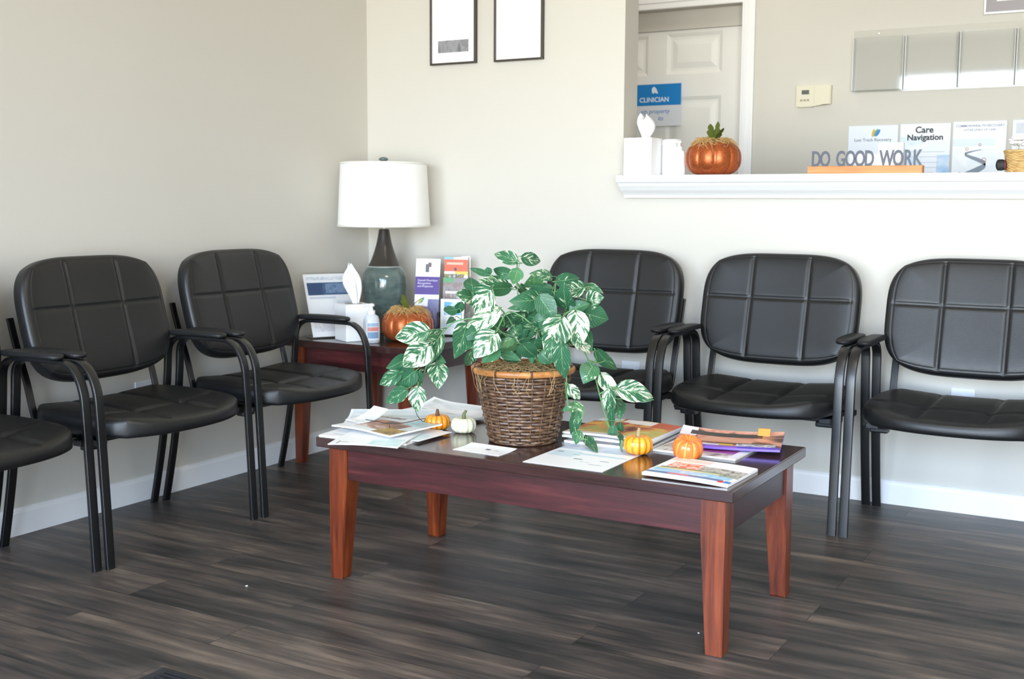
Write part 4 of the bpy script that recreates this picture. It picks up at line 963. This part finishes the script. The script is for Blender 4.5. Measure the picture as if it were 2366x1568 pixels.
text('lettering', 'Navigation', .037, M_ink, t, (.0, -.0058, h-.073), align='CENTER', depth=.0001, bold=.0011)
t, w, h = poster('poster of a winding grey road with red rings on the office wall', 2.282, 2.506, 1.454, pC, PZ0)
M_gi = plain('grey_blue_ink', '#8b93a8', .6)
text('lettering', 'COMMONWEALTH RECOVERY', .0155, M_gi, t, (0, -.0058, h-.024), ydir=(.2, 0, 1), align='CENTER', depth=.0001, bold=.0004, squeeze=.95)
text('lettering', '4 STAR LEVELS OF CARE', .0125, M_gi, t, (.0, -.0058, h-.041), ydir=(.2, 0, 1), align='CENTER', depth=.0001, bold=.0003)
bm = bmesh.new()
rd = smoothpath([(-.112, 0, .02), (-.06, 0, .045), (.0, 0, .075), (.032, 0, .098), (.0, 0, .118), (-.035, 0, .132), (-.058, 0, .146), (-.02, 0, .158), (.012, 0, .163)], 5)
wd = [.030, .030, .026, .020, .017, .013, .010, .005, .003]
L_, R_ = [], []
for i, p in enumerate(rd):
    u = i/5; k = min(int(u), 7); w_ = wd[k]+(wd[min(k+1, 8)]-wd[k])*(u-k)
    L_.append(bm.verts.new((p.x, -.0058, p.z+w_*.55))); R_.append(bm.verts.new((p.x, -.0058, p.z-w_*.55)))
for i in range(len(L_)-1): bm.faces.new((L_[i], L_[i+1], R_[i+1], R_[i]))
obj('road_graphic', bm, plain('road_grey', '#8d99a8', .6), t)
for x_, z_, r_s in ((-.078, .052, .012), (.024, .118, .009), (-.05, .168, .006), (.004, .186, .005)):
    bm = bmesh.new(); sweep(bm, [(x_+r_s*math.cos(2*PI*k/20), -.0062, z_+r_s*math.sin(2*PI*k/20)) for k in range(20)], circ(.0011, 4), closed=True); obj('marker_ring', bm, plain('marker_red', '#c86a66', .6), t)
poster('grey headed poster at the right end of the row, cut off by the frame', 2.532, 2.75, 1.455, pD, PZ0)
framed('grey framed certificate high on the office wall, only its corner in view', 2.388, 2.86, 1.918, 2.26, printed('certificate', '#f5f5f5', [(.0, .0, 1, .14, '#9c9699'), (0, 0, .09, 1, '#9c9699'), (.0, .86, 1, 1, '#9c9699'), (.91, 0, 1, 1, '#9c9699'), (.3, .22, .8, .25, '#b9b5b8'), (.35, .5, .7, .55, '#c8c4c6')]), y=YO, framem=plain('silver_frame', '#e0e0e2', .35, .2), fr=.010, group=None)

# sign on the ledge
wd_ = thing('word_sign', 'DO GOOD WORK desk sign of grey metal letters on a wooden block', 'desk sign', (2.228, -.045, 1.1903), 0)
M_oak = wood('light_oak', '#b9743f', '#cf8b52', '#dba066', 'x', .5, coat=0)
bm = bmesh.new(); box(bm, -.200, .200, -.019, .019, 0, .0275, .0012); obj('wooden_block', bm, M_oak, wd_)
M_letter = plain('grey_metal_letter', '#4b5160', .45, 0)
x = -.190
for word, sx in (('DO', 0), ('GOOD', .090), ('WORK', .250)):
    pass
cw = {'D': .044, 'O': .047, 'G': .047, 'W': .062, 'R': .044, 'K': .044, ' ': .030}
tot = sum(cw[c] for c in 'DO GOOD WORK'); k_ = .386/tot; xx = -.191
for c in 'DO GOOD WORK':
    if c != ' ': text('letter', c, .078, M_letter, wd_, (xx+cw[c]*k_/2, .0, .0270), align='CENTER', depth=.0022, bold=.0016, squeeze=.60)
    xx += cw[c]*k_
# white card holder behind the sign
ch = thing('card_holder', 'white card stand behind the desk sign on the ledge', 'card holder', (2.243, .095, 1.1903))
bm = bmesh.new(); box(bm, -.10, .085, -.03, .03, 0, .075, .004); obj('tray', bm, plain('white_tray', '#f3f4f6', .4), ch)
bm = bmesh.new(); box(bm, -.005, .085, .005, .028, .075, .115, .003); obj('back_tray', bm, plain('white_tray_b', '#f4f4f6', .4), ch)

# wicker basket with white flowers at the right end
wb = thing('wicker_basket', 'small tan wicker basket on the ledge at the right edge of the frame', 'basket', (2.742, -.02, 1.1903))
t_ = NT('tan_wicker'); sp = t_.n('ShaderNodeSeparateXYZ', {0: t_.obj()})
M_wick = t_.set(t_.ramp(t_.noise(t_.mapping(t_.obj(), (8, 8, 60)), 6, 3), [(.35, lin('#b08a52')), (.65, lin('#dcbb80'))]), .6)
bm = bmesh.new(); rows = 15
for i in range(rows):
    z = .004+i*.0045; R = .046+.010*i/rows
    sweep(bm, [((R+.0016*math.cos(14*th+PI*i))*math.cos(th), (R+.0016*math.cos(14*th+PI*i))*math.sin(th), z) for th in [2*PI*k/84 for k in range(84)]], circ(.0026, 6), closed=True)
lathe(bm, [(.044, .0005), (.052, .066)], 40, cap1=False)
obj('woven_body', bm, M_wick, wb, True)
bm = bmesh.new(); sweep(bm, [(.057*math.cos(2*PI*k/60), .057*math.sin(2*PI*k/60), .071) for k in range(60)], circ(.0042, 8), closed=True); obj('rim', bm, M_wick, wb, True)
M_petal = plain('white_petal', '#f6f4f4', .7)
rnd = random.Random(2)
ff = thing('white_flowers', 'bunch of white paper flowers standing in the small wicker basket', 'flowers', (2.742, -.02, 1.262))
for k in range(9):
    a = rnd.uniform(0, 6.28); r = rnd.uniform(.005, .042); z = rnd.uniform(.018, .05); bm = bmesh.new()
    for q in range(6):
        b_ = 2*PI*q/6+a; cx, cy = r*math.cos(a)+.011*math.cos(b_), r*math.sin(a)+.011*math.sin(b_)
        bmesh.ops.create_uvsphere(bm, u_segments=10, v_segments=6, radius=1, matrix=Matrix.Translation((cx, cy, z+.004)) @ Matrix.Rotation(b_, 4, 'Z') @ Matrix.Diagonal((.013, .008, .006, 1)))
    fl = obj('blossom', bm, M_petal, ff, True)
    bm = bmesh.new(); sweep(bm, [(r*.5*math.cos(a), r*.5*math.sin(a), -.066), (r*math.cos(a), r*math.sin(a), z)], circ(.0012, 5)); obj('stem', bm, plain('pale_stem', '#cfd6c0', .6) if k == 0 else bpy.data.materials['pale_stem'], fl)
bm = bmesh.new()
for s_, c_ in ((-1, 0), (1, 1)):
    bmesh.ops.create_uvsphere(bm, u_segments=20, v_segments=12, radius=1, matrix=Matrix.Translation((-.004*(s_), 0, .020*1)) @ Matrix.Diagonal((.018 if s_ < 0 else .010, .011, .019, 1)))
pm = obj('black_charm', bm, plain('black_felt', '#141417', .6), None, True); pm.location = (2.676, -.045, 1.1917+.004)
tag(pm, 'round black charm on the ledge against the wicker basket\'s left side', 'ornament')
bm = bmesh.new(); bmesh.ops.create_uvsphere(bm, u_segments=16, v_segments=10, radius=1, matrix=Matrix.Translation((.016, 0, .020)) @ Matrix.Diagonal((.006, .010, .018, 1))); obj('red_edge', bm, plain('dark_red_felt', '#5a2428', .6), pm, True)

# ------------------------------------------------------------------ floor bits
mt = thing('door_mat', 'black ribbed mat on the floor, only its corner in view at the bottom', 'mat', (1.70, -2.76, 0))
bm = bmesh.new(); box(bm, -.45, .45, -.31, .31, 0.0003, .008, .003); obj('rubber_border', bm, plain('black_rubber', '#2a2d31', .5, grain=.3, gs=200), mt)
bm = bmesh.new()
for k in range(36): y = -.285+k*.57/35; box(bm, -.42, .42, y-.004, y+.004, .0082, .0125)
obj('ribbed_pile', bm, plain('mat_rib', '#1d1f23', .8), mt)
def scrap(label, loc, s, m):
    bm = bmesh.new(); bmesh.ops.create_icosphere(bm, subdivisions=2, radius=s)
    rr = random.Random(int(loc[0]*1000))
    for v in bm.verts: v.co *= rr.uniform(.6, 1.15); v.co.z *= .5
    zm = min(v.co.z for v in bm.verts)
    for v in bm.verts: v.co.z -= zm-.0003
    o = obj('paper_scrap', bm, m, None, True); o.location = loc; tag(o, label, 'scrap')
scrap('tiny white paper scrap on the floor left of the coffee table leg', (1.001, -1.907, 0), .0045, M_paper)
scrap('tiny pale fleck on the floor near the coffee table\'s front right leg', (2.232, -1.593, 0), .003, M_paper)
bm = bmesh.new()
sweep(bm, smoothpath([(1.295, -1.500, .4832), (1.305, -1.497, .455), (1.320, -1.490, .438), (1.333, -1.500, .450), (1.337, -1.55, .4535), (1.328, -1.60, .4530), (1.297, -1.627, .4525), (1.25, -1.618, .4515), (1.199, -1.609, .4515)], 6), circ(.0011, 6))
sweep(bm, smoothpath([(1.297, -1.627, .4525), (1.310, -1.645, .4515), (1.330, -1.670, .4495)], 4), circ(.0011, 6))
o = obj('bent_wire', bm, plain('dark_wire', '#4a423e', .4, .3), None, True)
tag(o, 'thin dark bent wire lying over the left magazine pile beside the orange pumpkin', 'wire')
# ------------------------------------------------------------------ potted plant
PXC, PYC = 1.650, -1.475
plant = thing('potted_plant', 'variegated green and white trailing plant in a brown woven basket on the coffee table', 'plant', (PXC, PYC, CT+.0003))
def wicker():
    t = NT('dark_wicker'); o = t.obj(); sp = t.n('ShaderNodeSeparateXYZ', {0: o})
    th = t.math('ARCTAN2', sp.outputs[1], sp.outputs[0])
    v = t.n('ShaderNodeCombineXYZ', {'X': t.math('MULTIPLY', th, 3.0), 'Y': t.math('MULTIPLY', sp.outputs[2], 90.), 'Z': 0.}).outputs[0]
    n = t.noise(v, 1.6, 4, .6); n2 = t.noise(o, 90, 4)
    f = t.math('ADD', t.math('MULTIPLY', n, .65), t.math('MULTIPLY', n2, .35))
    t.set(t.ramp(f, [(.34, lin('#35241c')), (.5, lin('#5b4231')), (.66, lin('#8a6a4b'))]), .34, spec=.5, coat=.25); t.bump(n2, .2, .002); return t.m
M_wicker = wicker()
M_rim = wood('light_cane_rim', '#8f5a2e', '#b5793f', '#cc9457', 'x', .4, coat=.1)
BH = .205
Rb = lambda z: .092+(.135-.092)*(max(z,0)/BH)**.9
bm = bmesh.new(); rows = 22; nr = 22
for i in range(rows):
    z = .010+i*(BH-.016)/(rows-1); SEG = nr*8
    pts = []
    for k in range(SEG):
        th = 2*PI*k/SEG
        r = Rb(z)+.0030*math.cos(nr/2*th+PI*i)+.0006*math.sin(5*th+i*2)
        pts.append((r*math.cos(th), r*math.sin(th), z+.0006*math.sin(3*th+i)))
    # flat splint section: thin radially, tall vertically
    rings = []
    for k, p in enumerate(pts):
        th = 2*PI*k/SEG; n_ = Vector((math.cos(th), math.sin(th), 0))
        rings.append([bm.verts.new(Vector(p)+n_*a+Vector((0, 0, b))) for a, b in ((.0016, -.0028), (.0021, 0), (.0016, .0028), (0, .0043), (-.0012, .0028), (-.0012, -.0028), (0, -.0043))])
    for k in range(SEG):
        r0, r1 = rings[k], rings[(k+1) % SEG]
        for q in range(7): bm.faces.new((r0[q], r0[(q+1) % 7], r1[(q+1) % 7], r1[q]))
for k in range(nr):
    th = 2*PI*(k+.5)/nr*1.0
    sweep(bm, [((Rb(z)+.0002)*math.cos(2*PI*k/nr), (Rb(z)+.0002)*math.sin(2*PI*k/nr), z) for z in (.004, .05, .1, .15, .2)], circ(.0024, 6))
bk = obj('woven_basket', bm, M_wicker, plant, True)
bm = bmesh.new(); lathe(bm, [(.088, .0008), (.095, .001), (.097, .006), (.094, .011), (.089, .010)], 72); obj('base_band', bm, M_wicker, plant, True)
bm = bmesh.new()
for dr, z, rr in ((.004, BH, .0075), (-.006, BH+.001, .006)):
    sweep(bm, [((.1375+dr)*math.cos(2*PI*k/96), (.1375+dr)*math.sin(2*PI*k/96), z) for k in range(96)], [(a*.72, b*1.15) for a, b in circ(rr, 10)], closed=True)
rim = obj('basket_rim', bm, M_rim, plant, True)
bm = bmesh.new()
for k in range(9):
    th = 2*PI*k/9+.5
    for d_ in (-.016, 0, .016):
        pts = [((.1375+.0105*math.cos(q)+.0)*math.cos(th+d_), (.1375+.0105*math.cos(q))*math.sin(th+d_), BH+.0105*math.sin(q)) for q in [2*PI*i/12 for i in range(12)]]
        sweep(bm, pts, circ(.0009, 4), closed=True)
obj('rim_binding', bm, plain('dark_binding', '#4a3420', .6), rim)
bm = bmesh.new(); lathe(bm, [(.130, .175), (.10, .182), (.05, .188), (.001, .190)], 48, cap0=False)
for v in bm.verts: v.co.z += .006*noise.noise(v.co*40)
obj('foam_filler', bm, plain('brown_filler', '#5b4632', .9), plant, True)
rnd = random.Random(11); bm = bmesh.new()
for k in range(520):
    a = rnd.uniform(0, 2*PI); r = .128*math.sqrt(rnd.random()); b_ = rnd.uniform(0, 2*PI); L = rnd.uniform(.01, .03)
    p = Vector((r*math.cos(a), r*math.sin(a), .192+.014*(1-r/.128)+rnd.uniform(0, .012))); d_ = Vector((math.cos(b_), math.sin(b_), 0))*L
    q0, q2 = p-d_, p+d_
    for q in (q0, q2):
        rr_ = math.hypot(q.x, q.y)
        if rr_ > .129: q.x *= .129/rr_; q.y *= .129/rr_
    sweep(bm, smoothpath([q0, p+Vector((rnd.uniform(-.006, .006), rnd.uniform(-.006, .006), rnd.uniform(.002, .012))), q2], 3), circ(.0007, 4))
ms = obj('spanish_moss', bm, plain('dry_moss', '#a98c5f', .85), plant); ms['kind'] = 'stuff'
bm = bmesh.new()
for k in range(16):
    a = rnd.uniform(-2.7, -.3); R = .147
    p0 = Vector((.130*math.cos(a), .138*math.sin(a), BH+.004)); p = [p0, Vector((R*math.cos(a), R*math.sin(a), BH+.006))]
    z = BH; aa = a
    for s_ in range(3):
        aa += rnd.uniform(-.10, .10); z -= rnd.uniform(.008, .026); rr_ = Rb(max(z, .02))+.007+rnd.uniform(0, .006); p.append(Vector((rr_*math.cos(aa), rr_*math.sin(aa), z)))
    sweep(bm, smoothpath(p, 3), circ(.0007, 4))
mz = obj('loose_moss_strand', bm, bpy.data.materials['dry_moss'], plant); mz['kind'] = 'stuff'

def leaf_mat():
    t = NT('variegated_leaf'); uv = t.uv(); sp = t.n('ShaderNodeSeparateXYZ', {0: uv})
    at = t.n('ShaderNodeVertexColor', layer_name='leaf'); sc = t.n('ShaderNodeSeparateColor', {0: at.outputs['Color']})
    var, rnd_, light = sc.outputs[0], sc.outputs[1], sc.outputs[2]
    u = t.math('SUBTRACT', t.math('MULTIPLY', sp.outputs[0], 2.), 1.); au = t.math('ABSOLUTE', u); v = sp.outputs[1]
    s = t.math('SUBTRACT', v, t.math('MULTIPLY', au, .42))
    side = t.math('SIGN', u)
    vec = t.n('ShaderNodeCombineXYZ', {'X': t.math('MULTIPLY', s, 9.5), 'Y': t.math('ADD', t.math('MULTIPLY', au, 1.5), t.math('MULTIPLY', side, 7.)), 'Z': t.math('MULTIPLY', rnd_, 40.)}).outputs[0]
    n = t.noise(vec, 1.0, 5, .62, .35)
    big = t.noise(t.n('ShaderNodeCombineXYZ', {'X': t.math('MULTIPLY', v, 2.2), 'Y': t.math('MULTIPLY', u, 1.3), 'Z': t.math('MULTIPLY', rnd_, 23.)}).outputs[0], 1.0, 2, .5)
    f = t.math('ADD', t.math('ADD', t.math('MULTIPLY', n, .78), t.math('MULTIPLY', big, .22)), t.math('MULTIPLY', t.math('SUBTRACT', var, .55), .26))
    m = t.ramp(f, [(.0, (0, 0, 0)), (.50, (0, 0, 0)), (.522, (1, 1, 1)), (1, (1, 1, 1))])
    vein = t.math('POWER', t.math('ABSOLUTE', t.math('SINE', t.math('MULTIPLY', s, 26.))), 8.0)
    mid = t.math('LESS_THAN', au, .035)
    g1 = t.mix(light, lin('#205339'), lin('#5f945a'))
    g2 = t.mix(n, g1, lin('#36704d'))
    g2 = t.mix(t.math('MULTIPLY', vein, .16), g2, lin('#9fc79a')); g2 = t.mix(t.math('MULTIPLY', mid, .45), g2, lin('#9cc48c'))
    w = t.mix(big, lin('#f3f3e2'), lin('#e3ebc9'))
    half = t.ramp(f, [(.45, (0, 0, 0)), (.50, (.55, .55, .55)), (.54, (0, 0, 0))])
    g2 = t.mix(half, g2, lin('#86b583'))
    c = t.mix(m, g2, w)
    back = t.n('ShaderNodeNewGeometry').outputs['Backfacing']
    c = t.mix(t.math('MULTIPLY', back, .35), c, lin('#8fb08f'))
    t.set(c, .38, spec=.45)
    tl = t.n('ShaderNodeBsdfTranslucent', {'Color': c}); mx = t.n('ShaderNodeMixShader', {0: .22}); t.s(mx.inputs[1], t.b.outputs[0]); t.s(mx.inputs[2], tl.outputs[0])
    t.t.links.new(mx.outputs[0], t.out.inputs['Surface'])
    return t.m
M_leaf = leaf_mat(); M_vine = plain('green_vine', '#5d8a55', .5)
CAM = Vector((3.2564, -4.3102, 1.08))
rnd = random.Random(21)
bm = bmesh.new(); uvl = bm.loops.layers.uv.new('UVMap'); cl = bm.loops.layers.color.new('leaf')
bp = bmesh.new()
NL, NW = 12, 8
org = Vector((PXC, PYC, CT+.0003))
STEMPTS = [Vector(p)-org for s in STEMS for p in s]
for (bx, by, bz, tx, ty, tz, wd, var) in LEAVES:
    b = Vector((bx, by, bz))-org; t_ = Vector((tx, ty, tz))-org
    ax = t_-b; L = ax.length; ax.normalize()
    view = (CAM-org-(b+t_)/2).normalized()
    side = ax.cross(view).normalized()          # in the picture's plane
    roll = rnd.uniform(-.55, .55); nrm = side.cross(ax).normalized()
    sd = side*math.cos(roll)+nrm*math.sin(roll); nn = sd.cross(ax).normalized()
    if nn.dot(view) < 0: nn = -nn
    hw = wd/2/math.cos(roll)*1.02
    droop = rnd.uniform(.03, .13)*L; cup = rnd.uniform(.10, .32); wav = rnd.uniform(0, 6)
    r1 = rnd.random(); light = min(1, max(0, rnd.gauss(.22, .18)+(.45 if .25 < var < .62 and L < .07 else 0)))
    P = []
    for i in range(NL+1):
        v = i/NL
        w = hw*1.22*(math.sin(PI*min(1, v**.62))**.82)*(1-.10*v) if 0 < i < NL else 0
        if i == 0: w = hw*.16
        row = []
        for j in range(NW+1):
            u = -1+2*j/NW
            lobe = -.10*L*(abs(u)**1.4)*max(0, 1-v*4.5)          # heart shaped base
            p = b+ax*(L*v+lobe)+sd*(w*u)+nn*(cup*w*abs(u)**1.3*.6 - droop*(2*v-1)**2*1.0 + .03*w*math.sin(wav+v*9+u*2))
            row.append(bm.verts.new(p))
        P.append(row)
    for i in range(NL):
        for j in range(NW):
            f = bm.faces.new((P[i][j], P[i][j+1], P[i+1][j+1], P[i+1][j]))
            for l, (a_, c_) in zip(f.loops, ((i, j), (i, j+1), (i+1, j+1), (i+1, j))):
                l[uvl].uv = (c_/NW, a_/NL); l[cl] = (var, r1, light, 1)
    # petiole to the nearest vine
    best = min(STEMPTS, key=lambda q: (q-b).length)
    e = b-ax*min(.02, L*.3)-nn*.004
    tgt = best if (best-b).length < .07 else b+(best-b)*(.07/(best-b).length)
    sweep(bp, smoothpath([b+nn*0, e, tgt], 3), circ(.0011, 5))
def floor_z(v):          # table top, or the papers lying on it
    if v.x > .065 and v.y > .015: return .027
    if v.x > .12: return .0035
    if v.x < -.20: return .040
    return .0012
for v in list(bm.verts)+list(bp.verts): v.co.z = max(v.co.z, floor_z(v.co))
# keep leaves off the basket wall
for vv in list(bm.verts)+list(bp.verts):
    r = math.hypot(vv.co.x, vv.co.y)
    if vv.co.z < BH+.012 and r > .06:
        need = (Rb(max(0, min(vv.co.z, BH)))+(.008 if vv.co.z < BH-.01 else .014))
        if vv.co.z < .185 and r < need: vv.co.x *= need/r; vv.co.y *= need/r
obj('leaf_spray', bm, M_leaf, plant, True, recalc=False)
for s in STEMS:
    pts = smoothpath([Vector(p)-org for p in s], 6)
    for p in pts:
        r = math.hypot(p.x, p.y)
        if p.z < BH+.006 and r > .110 and r < .155: p.x *= .158/r; p.y *= .158/r
        p.z = max(p.z, floor_z(p)+.002)
    sweep(bp, pts, circ(.0021, 6))
obj('vine_stem', bp, M_vine, plant, True)

# ------------------------------------------------------------------ light
world = bpy.data.worlds.new('sky'); scene.world = world; world.use_nodes = True
wt = world.node_tree; bg = wt.nodes['Background']
tc = wt.nodes.new('ShaderNodeTexCoord'); sp = wt.nodes.new('ShaderNodeSeparateXYZ'); wt.links.new(tc.outputs['Generated'], sp.inputs[0])
rp = wt.nodes.new('ShaderNodeValToRGB'); mr = wt.nodes.new('ShaderNodeMapRange'); mr.inputs[1].default_value = -1; mr.inputs[2].default_value = 1
wt.links.new(sp.outputs[2], mr.inputs[0]); wt.links.new(mr.outputs[0], rp.inputs[0])
e = rp.color_ramp.elements
e[0].position = 0.0; e[0].color = (.54, .46, .36, 1)
e[1].position = .40; e[1].color = (.57, .50, .41, 1)
for pos, c in ((.455, (.84, .82, .79, 1)), (.505, (1.15, 1.15, 1.14, 1)), (.53, (1.0, 1.08, 1.2, 1)), (.585, (.72, .90, 1.22, 1)), (1.0, (.42, .62, 1.12, 1))):
    q = e.new(pos); q.color = c
wt.links.new(rp.outputs[0], bg.inputs[0]); bg.inputs[1].default_value = SKY
for i, (a, b) in enumerate(WINS):
    li = bpy.data.lights.new('window_portal', 'AREA'); li.shape = 'RECTANGLE'; li.size = b-a-.1; li.size_y = WZ1-WZ0-.1; li.cycles.is_portal = True
    lo = bpy.data.objects.new('window_portal', li); COL.objects.link(lo); lo.location = ((a+b)/2, YF-.01, (WZ0+WZ1)/2); lo.rotation_euler = (PI/2, 0, 0)

# ------------------------------------------------------------------ camera
cd = bpy.data.cameras.new('camera'); cam = bpy.data.objects.new('camera', cd); COL.objects.link(cam)
yaw, pitch, roll, f = -0.5253, -0.1157, 0.0051, 2709.0
d = Vector((math.sin(yaw)*math.cos(pitch), math.cos(yaw)*math.cos(pitch), math.sin(pitch)))
r = d.cross(Vector((0, 0, 1))).normalized(); u = r.cross(d)
r2 = r*math.cos(roll)+u*math.sin(roll); u2 = -r*math.sin(roll)+u*math.cos(roll)
cam.matrix_world = Matrix(((r2.x, u2.x, -d.x, CAM.x), (r2.y, u2.y, -d.y, CAM.y), (r2.z, u2.z, -d.z, CAM.z), (0, 0, 0, 1)))
cd.sensor_width = 36; cd.lens = f*36/2366; cd.clip_start = .05
cd.dof.use_dof = True; cd.dof.focus_distance = 3.3; cd.dof.aperture_fstop = 5.6
scene.camera = cam
vs = scene.view_settings; vs.view_transform = 'Standard'; vs.look = 'None'; vs.gamma = 1; vs.exposure = EXPOSURE; vs.use_curve_mapping = False
scene.cycles.use_denoising = True
scene.cycles.max_bounces = 10; scene.cycles.diffuse_bounces = 6; scene.cycles.transparent_max_bounces = 16
